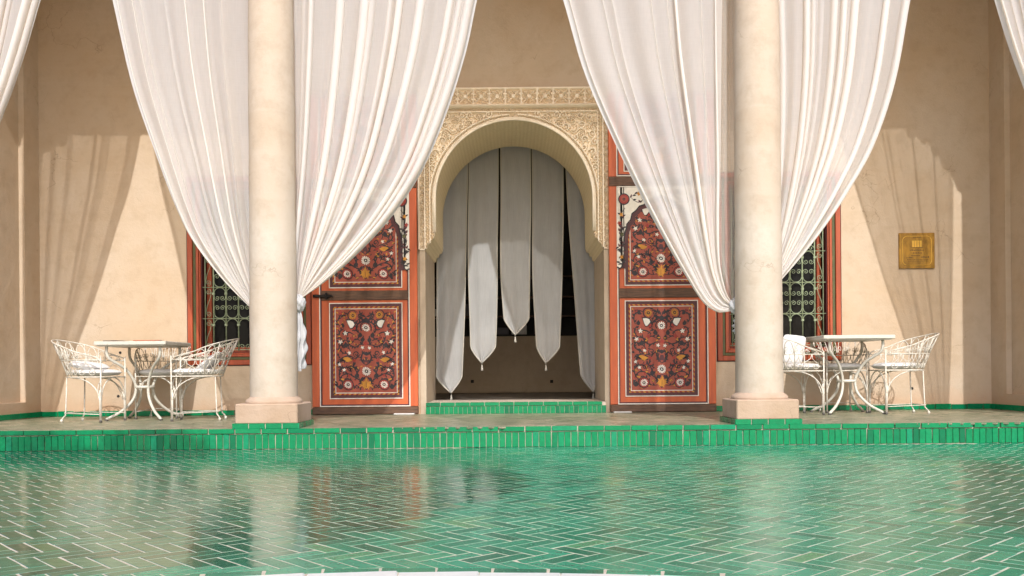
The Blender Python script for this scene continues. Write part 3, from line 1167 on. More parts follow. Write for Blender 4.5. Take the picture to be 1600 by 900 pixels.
# ------------------------------------------------------------------ hanging cloth strips in the arch
rod = MB()
rod.tube([(-1.0, 11.42, 3.62), (1.08, 11.42, 3.62)], 0.012, 'iron', 8)
rod.build("cloth_rod", arch)
Y_ST2 = 11.42
strips = [
    ("longest pointed grey cloth strip beside the left jamb of the arch", [(688, 215), (683, 420), (682, 588)], [(731, 215), (728, 400), (722, 588)], (705, 614)),
    ("pointed grey cloth strip second from the left jamb, ending at knee height", [(733, 215), (732, 420), (735, 541)], [(778, 215), (777, 420), (774, 541)], (753, 567)),
    ("shortest pointed grey cloth strip at the middle of the arch", [(783, 215), (783, 420), (787, 497)], [(829, 215), (828, 420), (826, 497)], (805, 523)),
    ("pointed grey cloth strip between the shortest strip and the dark gap", [(832, 215), (833, 420), (838, 541)], [(880, 215), (879, 420), (874, 541)], (853, 567)),
    ("slanting pointed grey cloth strip pressed against the right jamb of the arch", [(882, 215), (893, 400), (908, 585)], [(931, 215), (932, 400), (933, 590)], (927, 612)),
]


def interp_poly(pts, q):
    pts = np.array(pts, float)
    s = np.concatenate([[0], np.cumsum(np.hypot(*np.diff(pts, axis=0).T))])
    s /= s[-1]
    # smooth (Catmull-Rom like) interpolation through the points
    out = []
    n_ = len(pts)
    tang = np.zeros_like(pts)
    for i in range(n_):
        a, c = max(i - 1, 0), min(i + 1, n_ - 1)
        tang[i] = (pts[c] - pts[a]) / (s[c] - s[a])
    for t_ in np.atleast_1d(q):
        i = min(max(int(np.searchsorted(s, t_)) - 1, 0), n_ - 2)
        h = s[i + 1] - s[i]
        f = (t_ - s[i]) / h
        h00, h10, h01, h11 = 2 * f ** 3 - 3 * f * f + 1, f ** 3 - 2 * f * f + f, -2 * f ** 3 + 3 * f * f, f ** 3 - f * f
        out.append(h00 * pts[i] + h10 * h * tang[i] + h01 * pts[i + 1] + h11 * h * tang[i + 1])
    return np.array(out)


for si, (lab, le, ri, tip) in enumerate(strips):
    o = thing("hanging_cloth", lab, "cloth", (0, 0, 0), 0, "pointed cloth strips hanging in the arch")
    nv, nu = 60, 22
    L = np.array([P(a, c, Y_ST2) for a, c in interp_poly(le, np.linspace(0, 1, nv))])
    Rr = np.array([P(a, c, Y_ST2) for a, c in interp_poly(ri, np.linspace(0, 1, nv))])
    T = np.array(P(*tip, Y_ST2))
    u = np.linspace(0, 1, nu)
    body = L[:, None, :] * (1 - u)[None, :, None] + Rr[:, None, :] * u[None, :, None]
    npnt = 14
    rows = []
    for k in range(1, npnt + 1):
        q = k / npnt
        w_ = (1 - q ** 1.35)
        l_ = T + (L[-1] - T) * np.array([w_, 1 - q])
        r_ = T + (Rr[-1] - T) * np.array([w_, 1 - q])
        rows.append(l_[None, :] * (1 - u)[:, None] + r_[None, :] * u[:, None])
    G = np.concatenate([body, np.array(rows)], 0)
    vv = np.linspace(0, 1, G.shape[0])[:, None]
    ph = random.uniform(0, 6)
    Yc = Y_ST2 + 0.012 * np.sin(u[None, :] * 7 + ph + 1.5 * vv) * (0.3 + vv) + 0.006 * np.sin(u[None, :] * 17 + ph * 2 - 3 * vv) * (0.4 + vv) + 0.03 * (si % 2)
    Gx = G[:, :, 0] + 0.004 * np.sin(vv * 11 + ph)
    grid_mesh("cloth", Gx, Yc, G[:, :, 1], 'linen', o)
    q = MB()
    for side in (0, nu - 1):
        pts = [(Gx[j, side], Yc[j, side] - 0.003, G[j, side, 1] - 0.0) for j in range(0, G.shape[0])]
        q.tube(pts, 0.0085, 'linen_hem', 5)
    q.build("hem", o)
    q = MB()
    tx, tz = T
    ty = float(Yc[-1, nu // 2])
    q.tube([(tx, ty, tz), (tx, ty, tz - .035)], 0.003, 'linen_hem', 5)
    q.lathe([(0.004, tz - .03), (0.011, tz - .036), (0.008, tz - .047), (0.013, tz - .07), (0.019, tz - .098)], 'linen_hem', 10, (tx, ty))
    q.build("tassel", o)

# ------------------------------------------------------------------ columns
stone_tiles = riser_tile_mesh(0.135, 0.046, 0.012)
for ci, cx in enumerate(COLS):
    o = thing("column", ("pale round stone column whose curtain tail hangs free beside the latched door leaf", "pale round stone column with the bulging curtain knot tucked against it")[ci], "column", (cx, Y_COL, Z_PLAT), 0, "portico columns")
    b = MB()
    pr_ = []
    for i in range(40):
        z_ = 0.266 + i / 39 * 4.854
        pr_.append((0.206 - 0.013 * (i / 39) + 0.0015 * math.sin(i * 1.3 + ci) + 0.001 * math.sin(i * .37), z_))
    b.lathe(pr_, 'stone', 48, cap=False)
    b.build("shaft", o)
    b = MB()
    b.lathe([(0.243, 0.211), (0.248, 0.220), (0.244, 0.234), (0.232, 0.248), (0.216, 0.258), (0.2075, 0.268)], 'plinth', 48, cap=False)
    b.build("base_ring", o)
    b = MB()
    b.box(-0.268, 0.268, -0.268, 0.268, 0.040, 0.212, 'plinth', 0.010)
    b.build("plinth_block", o)
    b = MB()
    b.box(-0.275, 0.275, -0.275, 0.275, -0.002, 0.0405, 'grout')
    b.build("tile_bed", o)
    for side in range(4):
        k = 0
        x_ = -0.286
        while x_ < 0.27:
            e = link("tile", stone_tiles, o)
            c_, s_ = math.cos(side * PI / 2), math.sin(side * PI / 2)
            e.location = (x_ * c_ + 0.275 * s_, x_ * s_ - 0.275 * c_, 0.0)
            e.rotation_euler = (0, 0, side * PI / 2)
            x_ += 0.1435
    b = MB()
    b.lathe([(0.194, 5.09), (0.215, 5.10), (0.215, 5.13), (0.20, 5.14), (0.30, 5.22)], 'stone', 32)
    b.box(-0.31, 0.31, -0.2, 0.2, 5.22, 5.234, 'stone')
    b.build("capital", o)

# ------------------------------------------------------------------ windows
GRILLE = MB()
ww, wh = WINS[0][1] - WINS[0][0], WZ1 - WZ0
CAS = 0.150
gx0, gx1, gz0, gz1 = CAS + 0.012, ww - CAS - 0.012, CAS + 0.01, wh - CAS - 0.01
rows_n = 5
rh = (gz1 - gz0 - 0.03) / rows_n
zrow = [gz0 + 0.015 + i * rh for i in range(rows_n + 1)]
bcol = 0.115
inner0, inner1 = gx0 + bcol, gx1 - bcol
nb = 6
bx_ = [inner0 + i * (inner1 - inner0) / nb for i in range(nb + 1)]
gy_ = 0.05


def T3(pts, y=gy_):
    return [(a, y, c) for a, c in pts]


for z_ in zrow:
    GRILLE.tube([(gx0 - .01, gy_, z_), (gx1 + .01, gy_, z_)], 0.0065, 'green_iron', 4)
for x_ in (gx0 + 0.02, gx1 - 0.02):
    GRILLE.tube([(x_, gy_, gz0), (x_, gy_, gz1)], 0.006, 'green_iron', 4)
for x_ in bx_:
    GRILLE.tube([(x_, gy_, gz0), (x_, gy_, gz1)], 0.0085, 'green_iron', 4)
    for z_ in zrow[1:]:
        GRILLE.box(x_ - .014, x_ + .014, gy_ - .012, gy_ + .012, z_ - .085, z_ - .060, 'green_iron')
sp = (inner1 - inner0) / nb
for ri in range(rows_n):
    z0, z1 = zrow[ri], zrow[ri + 1]
    for i in range(nb):
        cx = (bx_[i] + bx_[i + 1]) / 2
        hw = sp / 2 - 0.008
        for (zz, sg) in ((z1, -1), (z0, 1)):
            if sg == 1 and ri % 3 == 0:
                zz2 = z0
                for hd in (-1, 1):
                    pts = [(cx + hd * hw, zz2 + 0.06)] + spiral(cx + hd * hw * .5, zz2 + 0.035, hw * .5, 1.3, 0 if hd > 0 else PI, hd, 12)
                    GRILLE.tube(T3(pts), 0.0042, 'green_iron', 4)
                continue
            ar = [(cx + hw * math.cos(a), zz + sg * (0.004 + hw * 0.9 * (1 - math.sin(a)))) for a in np.linspace(PI, 0, 11)]
            GRILLE.tube(T3(ar), 0.0048, 'green_iron', 4)
            if not (sg == -1 and ri % 3 == 0):
                zz3 = zz + sg * (hw * 0.9 + 0.065)
                for hd in (-1, 1):
                    pts = [(cx + hd * hw, zz + sg * hw * .9)] + spiral(cx + hd * hw * .5, zz3, hw * .5, 1.4, 0 if hd > 0 else PI, hd * sg, 12)
                    GRILLE.tube(T3(pts), 0.0042, 'green_iron', 4)
    for (xe, hd) in ((gx0 + 0.02, 1), (gx1 - 0.02, -1)):
        w_ = bcol - 0.03
        s1 = spiral(xe + hd * w_ * .42, z1 - 0.052, w_ * .40, 1.5, PI / 2, -hd, 14)
        s2 = spiral(xe + hd * w_ * .42, z0 + 0.052, w_ * .40, 1.5, -PI / 2, hd, 14)
        s1 = [(xe + hd * w_ * .95, (z0 + z1) / 2 + 0.02), (xe + hd * w_ * .9, z1 - 0.06)] + s1[3:] if False else s1
        GRILLE.tube(T3(s1), 0.0042, 'green_iron', 4)
        GRILLE.tube(T3(s2), 0.0042, 'green_iron', 4)
        dg = [(xe + hd * (w_ * .84), z1 - 0.055), (xe + hd * w_ * .66, (z0 * .35 + z1 * .65)), (xe + hd * w_ * .25, (z0 * .6 + z1 * .4)), (xe + hd * w_ * .05, z0 + 0.052)]
        GRILLE.tube(T3(dg), 0.0042, 'green_iron', 4)
grille_me = None
for wi, (xa, xb) in enumerate(WINS):
    lab = ("red framed window with green scrolled iron grille behind the chair with the leaning cushion pile, partly under the curtain",
           "red framed window with green scrolled iron grille nearest the brass plaque")[wi]
    if wi == 0:
        lab = "red framed window with green scrolled iron grille above the table holding menus"
    o = thing("window", lab, "window", (xa, Y_WALL, WZ0), 0, "grilled windows of the portico")
    wv_ = xb - xa
    b = MB()

    def ring(m, a, w_, y0, y1):
        b.box(a, a + w_, y0, y1, a, wh - a, m, 0.004)
        b.box(wv_ - a - w_, wv_ - a, y0, y1, a, wh - a, m, 0.004)
        b.box(a + w_, wv_ - a - w_, y0 + .0005, y1, a, a + w_, m, 0.004)
        b.box(a + w_, wv_ - a - w_, y0 + .0005, y1, wh - a - w_, wh - a, m, 0.004)

    ring('maroon', -0.008, 0.010, -0.010, 0.03)
    ring('window_red', 0.002, 0.056, -0.018, 0.06)
    ring('sage', 0.058, 0.036, 0.004, 0.06)
    ring('window_red', 0.094, 0.030, -0.006, 0.10)
    ring('window_red', 0.124, 0.018, 0.012, 0.10)
    ring('maroon', 0.142, 0.010, 0.03, 0.12)
    b.build("casing", o)
    if grille_me is None:
        g = GRILLE.build("grille", o)
        grille_me = g.data
    else:
        g = link("grille", grille_me, o)
        g.scale = (wv_ / ww, 1, 1)
    b = MB()
    for x0, x1 in ((0.15, 0.205), (wv_ - .205, wv_ - .15)):
        b.box(x0, x1, 0.20, 0.24, 0.15, wh - .15, 'window_red', 0.004)
    for z0 in (0.15, wh - .21):
        b.box(0.205, wv_ - .205, 0.203, 0.237, z0, z0 + .06, 'window_red', 0.004)
    b.build("sash", o)
    b = MB()
    b.box(0.15, wv_ - .15, 0.245, 0.255, 0.15, wh - .15, 'black_glass')
    b.build("pane", o)
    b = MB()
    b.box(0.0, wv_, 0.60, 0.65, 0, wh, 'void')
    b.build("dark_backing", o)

# ------------------------------------------------------------------ painted doors
DOOR_W = 1.128
DOOR_H = 3.40
DPX = 1 / 146.6      # metres per photograph pixel at the doors


def disc(cx, cz, r, n_=14, ex=1, a0=0):
    return [(cx + r * ex * math.cos(2 * PI * k / n_ + a0), cz + r * math.sin(2 * PI * k / n_ + a0)) for k in range(n_)]


class Paint:
    """flat brush work laid on a board; every stroke is a thin leaf of paint, later strokes lie over earlier ones"""

    def __init__(self):
        self.mb = MB()
        self.lv = 0

    def poly(self, pts, mat):
        area = sum(pts[i][0] * pts[(i + 1) % len(pts)][1] - pts[(i + 1) % len(pts)][0] * pts[i][1] for i in range(len(pts)))
        if area < 0:
            pts = pts[::-1]
        self.mb.add([(x_, -self.lv, z_) for x_, z_ in pts], [tuple(range(len(pts)))], mat)

    def stroke(self, pts, w_, mat, taper=True):
        n_ = len(pts)
        l_, r_ = [], []
        for i in range(n_):
            a, c = pts[max(i - 1, 0)], pts[min(i + 1, n_ - 1)]
            dx_, dz_ = c[0] - a[0], c[1] - a[1]
            q = math.hypot(dx_, dz_) or 1
            ww_ = w_ * ((0.35 + 0.65 * math.sin(PI * min(1, 0.15 + 0.85 * (1 - i / (n_ - 1))))) if taper else 1)
            l_.append((pts[i][0] - dz_ / q * ww_, pts[i][1] + dx_ / q * ww_))
            r_.append((pts[i][0] + dz_ / q * ww_, pts[i][1] - dx_ / q * ww_))
        for i in range(n_ - 1):
            self.poly([l_[i], r_[i], r_[i + 1], l_[i + 1]], mat)

    def daisy(self, cx, cz, r, mat, n_=12, ring=None, core='maroon'):
        if ring:
            self.up()
            self.poly(disc(cx, cz, ring, 20), 'ink')
            self.up()
            self.poly(disc(cx, cz, ring * .86, 20), 'red_paint')
        self.up()
        for k in range(n_):
            a = 2 * PI * k / n_
            a1, a2 = a - PI / n_ * .72, a + PI / n_ * .72
            self.poly([(cx + r * .34 * math.cos(a1), cz + r * .34 * math.sin(a1)), (cx + r * .85 * math.cos(a1), cz + r * .85 * math.sin(a1)),
                       (cx + r * math.cos(a), cz + r * math.sin(a)), (cx + r * .85 * math.cos(a2), cz + r * .85 * math.sin(a2)), (cx + r * .34 * math.cos(a2), cz + r * .34 * math.sin(a2))], mat)
        self.up()
        self.poly(disc(cx, cz, r * .42, 12), 'ink')
        self.up()
        self.poly(disc(cx, cz, r * .17, 8), mat)

    def leaf(self, x_, z_, L, a, w_, mat):
        self.lv += 4e-6
        pts = []
        for k in range(9):
            q = k / 8
            pts.append((q * L, w_ * math.sin(PI * q ** 0.8)))
        for k in range(7, 0, -1):
            q = k / 8
            pts.append((q * L, -w_ * .8 * math.sin(PI * q ** 0.8)))
        c_, s_ = math.cos(a), math.sin(a)
        self.poly([(x_ + p * c_ - r * s_, z_ + p * s_ + r * c_) for p, r in pts], mat)

    def up(self):
        self.lv += 0.00012


def floral(seed):
    """painted panel 430 x 597 units wide, mirrored about the middle (units of a 4.5x enlargement)"""
    p = Paint()
    W_, H_ = 430, 597
    rng_ = random.Random(seed)
    X = lambda x_: x_ - 160
    Z = lambda z_: 672 - z_

    def both(f):
        f(1)
        f(-1)
    mid = 215
    mx = lambda x_, s_: mid + s_ * (X(x_) - mid)
    p.lv = 0.0003
    # stems
    curves = [
        ([(375, 660), (340, 600), (285, 560), (235, 540), (190, 560), (180, 590)], 5), ([(330, 590), (300, 520), (285, 470), (300, 430), (330, 400)], 5),
        ([(355, 640), (300, 640), (270, 600), (240, 575), (210, 585), (200, 620)], 4),
        ([(375, 480), (345, 450), (340, 410), (360, 380)], 6), ([(240, 540), (200, 500), (180, 470), (200, 440), (240, 460)], 5),
        ([(250, 400), (210, 390), (180, 360), (190, 330), (215, 345)], 5), ([(300, 430), (250, 410), (215, 420), (175, 440)], 5),
        ([(262, 380), (250, 340), (270, 300), (300, 285), (330, 300)], 5), ([(375, 330), (330, 330), (300, 345), (262, 330), (240, 300), (235, 270)], 5),
        ([(340, 250), (310, 235), (305, 200), (330, 170), (375, 160)], 6), ([(240, 300), (200, 290), (180, 260), (190, 225), (215, 215)], 5),
        ([(300, 270), (270, 245), (230, 240), (200, 250)], 5), ([(375, 130), (345, 110), (325, 95)], 5), ([(375, 150), (345, 145), (330, 130)], 5),
        ([(190, 200), (175, 170), (180, 130), (215, 100), (240, 105)], 5), ([(320, 140), (312, 165), (290, 190), (290, 230)], 5),
        ([(200, 600), (178, 560), (182, 520), (215, 495), (255, 500), (270, 530)], 5), ([(375, 560), (350, 575), (335, 600), (345, 630)], 5),
        ([(170, 640), (168, 600)], 4), ([(430 - 100, 520), (300, 500), (262, 480)], 5),
    ]
    smooth = lambda c, n_=14: [tuple(a) for a in interp_poly(c, np.linspace(0, 1, n_))]
    for c, w_ in curves:
        for s_ in (1, -1):
            cs = smooth(c)
            p.stroke([(mx(a, s_), Z(z_)) for a, z_ in cs], w_, 'ink')
    for (cx, cz, r, hd) in ((302, 395, 26, 1), (255, 505, 22, -1), (330, 120, 16, 1), (215, 345, 16, -1), (300, 205, 20, 1), (205, 440, 15, 1)):
        for s_ in (1, -1):
            p.stroke([(mx(a, s_), Z(c)) for a, c in spiral(cx, cz, r, 1.5, 0.5, hd, 20)], 4.2, 'ink')
    p.up()
    # leaves along the stems
    for c, w_ in curves:
        cs = smooth(c, 8)
        for i in range(1, 7):
            a = math.atan2(-(cs[i + 1][1] - cs[i - 1][1]), cs[i + 1][0] - cs[i - 1][0]) if i < 7 else 0
            if rng_.random() < .9:
                side = rng_.choice((-1, 1))
                an = a + side * rng_.uniform(.6, 1.2)
                L_ = rng_.uniform(17, 29)
                for s_ in (1, -1):
                    p.leaf(mx(cs[i][0], s_), Z(cs[i][1]), L_, an if s_ > 0 else PI - an, L_ * .24, 'ink')
    p.up()
    # buds
    for (x_, z_, r) in ((213, 115, 14), (208, 192, 15), (230, 335, 17), (350, 296, 16), (330, 262, 16), (305, 553, 17), (190, 635, 17), (172, 300, 8), (262, 435, 9), (170, 400, 9), (345, 580, 11)):
        for s_ in (1, -1):
            p.poly(disc(mx(x_, s_), Z(z_), r, 10), 'ink')
            p.poly([(mx(x_, s_) - r * .5, Z(z_) + r * .8), (mx(x_, s_), Z(z_) + r * 1.6), (mx(x_, s_) + r * .5, Z(z_) + r * .8)], 'ink')
    p.poly(disc(mid, Z(146), 14, 10), 'ink')
    # vase in the middle
    p.poly([(mid - 10, Z(420)), (mid + 10, Z(420)), (mid + 24, Z(470)), (mid, Z(455)), (mid - 24, Z(470))], 'maroon')
    p.poly([(mid - 30, Z(395)), (mid, Z(380)), (mid + 30, Z(395)), (mid, Z(412))], 'ink')
    p.up()
    # red sprigs
    for (x_, z_, L_, a) in ((275, 300, 34, PI / 2), (375, 335, 36, PI / 2), (300, 448, 28, 2.6), (188, 110, 26, 1.2), (300, 215, 30, 2.4), (165, 380, 22, 1.4), (255, 560, 22, 2.2)):
        for s_ in (1, -1):
            an = a if s_ > 0 else PI - a
            p.leaf(mx(x_, s_), Z(z_), L_, an, L_ * .3, 'red_paint')
            p.leaf(mx(x_, s_), Z(z_), L_ * .7, an + .7, L_ * .18, 'red_paint')
            p.leaf(mx(x_, s_), Z(z_), L_ * .7, an - .7, L_ * .18, 'red_paint')
    for k in range(95):
        x_, z_ = rng_.uniform(168, 366), rng_.uniform(85, 662)
        L_, an = rng_.uniform(13, 24), rng_.uniform(0, 2 * PI)
        m_ = rng_.choice(('ink', 'ink', 'ink', 'ochre', 'ochre', 'red_paint'))
        for s_ in (1, -1):
            p.leaf(mx(x_, s_), Z(z_), L_, an if s_ > 0 else PI - an, L_ * .24, m_)
    p.up()
    # yellow leaves and small flowers
    for (x_, z_, L_, a) in ((205, 430, 72, -0.12), (225, 452, 50, 0.25), (252, 318, 26, 0.4), (270, 312, 22, 2.0), (190, 575, 30, -0.4), (205, 590, 22, .9)):
        for s_ in (1, -1):
            an = a if s_ > 0 else PI - a
            p.leaf(mx(x_, s_), Z(z_), L_, an, L_ * .19, 'ochre')
    for k in range(14):
        a = 2 * PI * k / 14 + PI / 2
        p.leaf(mid, Z(620), (46 if k % 2 == 0 else 36) * (0.85 + 0.15 * abs(math.cos(a))), a, 7.5, 'ochre')
    p.leaf(mid, Z(600), 30, PI / 2, 9, 'ochre')
    p.up()
    p.poly(disc(mid, Z(620), 15, 12), 'ochre')
    p.up()
    p.stroke([(mid, Z(604)), (mid, Z(640))], 1.2, 'ink', False)
    for (x_, z_) in ((224, 247), (192, 308), (185, 470), (215, 512), (350, 352), (252, 388)):
        r = 19 if z_ < 320 else 15
        for s_ in (1, -1):
            for k in range(5):
                a = 2 * PI * k / 5 + x_
                p.leaf(mx(x_, s_), Z(z_), r, a, r * .26, 'white_paint')
    # wings
    for s_ in (1, -1):
        wing = [(238, 155), (262, 153), (285, 160), (294, 182), (286, 195), (275, 206), (262, 208), (250, 185)]
        p.up()
        p.poly([(mx(a + (a - 265) * .28, s_), Z(c + (c - 182) * .28)) for a, c in wing], 'ink')
        p.up()
        p.poly([(mx(a, s_), Z(c)) for a, c in wing], 'white_paint')
    for s_ in (1, -1):
        p.daisy(mx(245, s_), Z(620), 27, 'white_paint', 12, 41)
        p.daisy(mx(280, s_), Z(115), 27, 'ochre', 12)
        p.stroke([(mx(a, s_), Z(c)) for a, c in spiral(280, 115, 37, .75, -0.6, -1, 16, 1.0)], 4, 'ink')
    p.up()
    p.stroke([(mid + 40 * math.cos(a), Z(207) + 40 * math.sin(a)) for a in np.linspace(-.6, PI + .6, 18)], 4, 'ink', False)
    p.daisy(mid, Z(207), 29, 'white_paint', 12)
    p.daisy(mid, Z(523), 33, 'white_paint', 14)
    return p.mb


PANEL_W, PANEL_H = 0.655, 0.905
def painted(seed):
    pm_ = floral(seed)
    sx_, sz_ = PANEL_W / 430, PANEL_H / 597
    f1, f2 = seed * 1.7, seed * 0.9
    pm_.v = [((a + 2.2 * math.sin(c * .043 + f1) + 1.0 * math.sin(a * .11 + c * .13 + f2)) * sx_, y_, (c + 2.0 * math.sin(a * .05 + f2) + 1.0 * math.sin(a * .12 - c * .1 + f1)) * sz_) for a, y_, c in pm_.v]
    return pm_


def frame_lines(mb, x0, x1, z0, z1, w_, y0, y1, mat):
    """four strips, butted"""
    mb.box(x0, x0 + w_, y0, y1, z0, z1, mat)
    mb.box(x1 - w_, x1, y0, y1, z0, z1, mat)
    mb.box(x0 + w_, x1 - w_, y0, y1, z0, z0 + w_, mat)
    mb.box(x0 + w_, x1 - w_, y0, y1, z1 - w_, z1, mat)


def panel_border(mb, x0, x1, z0, z1, yf):
    """white line, maroon bevel, twisted ochre rope, white line round a sunk panel; (x0..z1) is the white outline, yf the face of the frame"""
    frame_lines(mb, x0, x1, z0, z1, 0.009, yf - 0.0035, yf + 0.004, 'white_paint')
    frame_lines(mb, x0 + .009, x1 - .009, z0 + .009, z1 - .009, 0.030, yf - 0.001, yf + 0.010, 'maroon')
    frame_lines(mb, x0 + .039, x1 - .039, z0 + .039, z1 - .039, 0.020, yf + 0.003, yf + 0.012, 'ink')
    frame_lines(mb, x0 + .059, x1 - .059, z0 + .059, z1 - .059, 0.008, yf + 0.005, yf + 0.012, 'white_paint')
    rx0, rx1, rz0, rz1 = x0 + .041, x1 - .041, z0 + .041, z1 - .041
    q_ = 0.026
    yy0, yy1 = yf - 0.002, yf + .0028

    def rope(a0, a1, horiz, c):
        nn = int(round((a1 - a0) / q_))
        st_ = (a1 - a0) / nn
        for i in range(nn):
            m_ = 'ochre' if i % 2 == 0 else 'red_paint'
            s0, s1 = a0 + i * st_ + .001, a0 + (i + 1) * st_ - .001
            sl_ = st_ * .55
            pl = [(s0, c), (s1, c), (s1 + sl_, c + .016), (s0 + sl_, c + .016)]
            pl = [(min(max(a, a0), a1), b_) for a, b_ in pl]
            if horiz:
                mb.poly_y(pl, yy0, yy1, m_)
            else:
                mb.poly_y([(b_, a) for a, b_ in pl][::-1], yy0, yy1, m_)
    rope(rx0, rx1, True, rz0)
    rope(rx0, rx1, True, rz1 - .016)
    rope(rz0 + .017, rz1 - .017, False, rx0)
    rope(rz0 + .017, rz1 - .017, False, rx1 - .016)


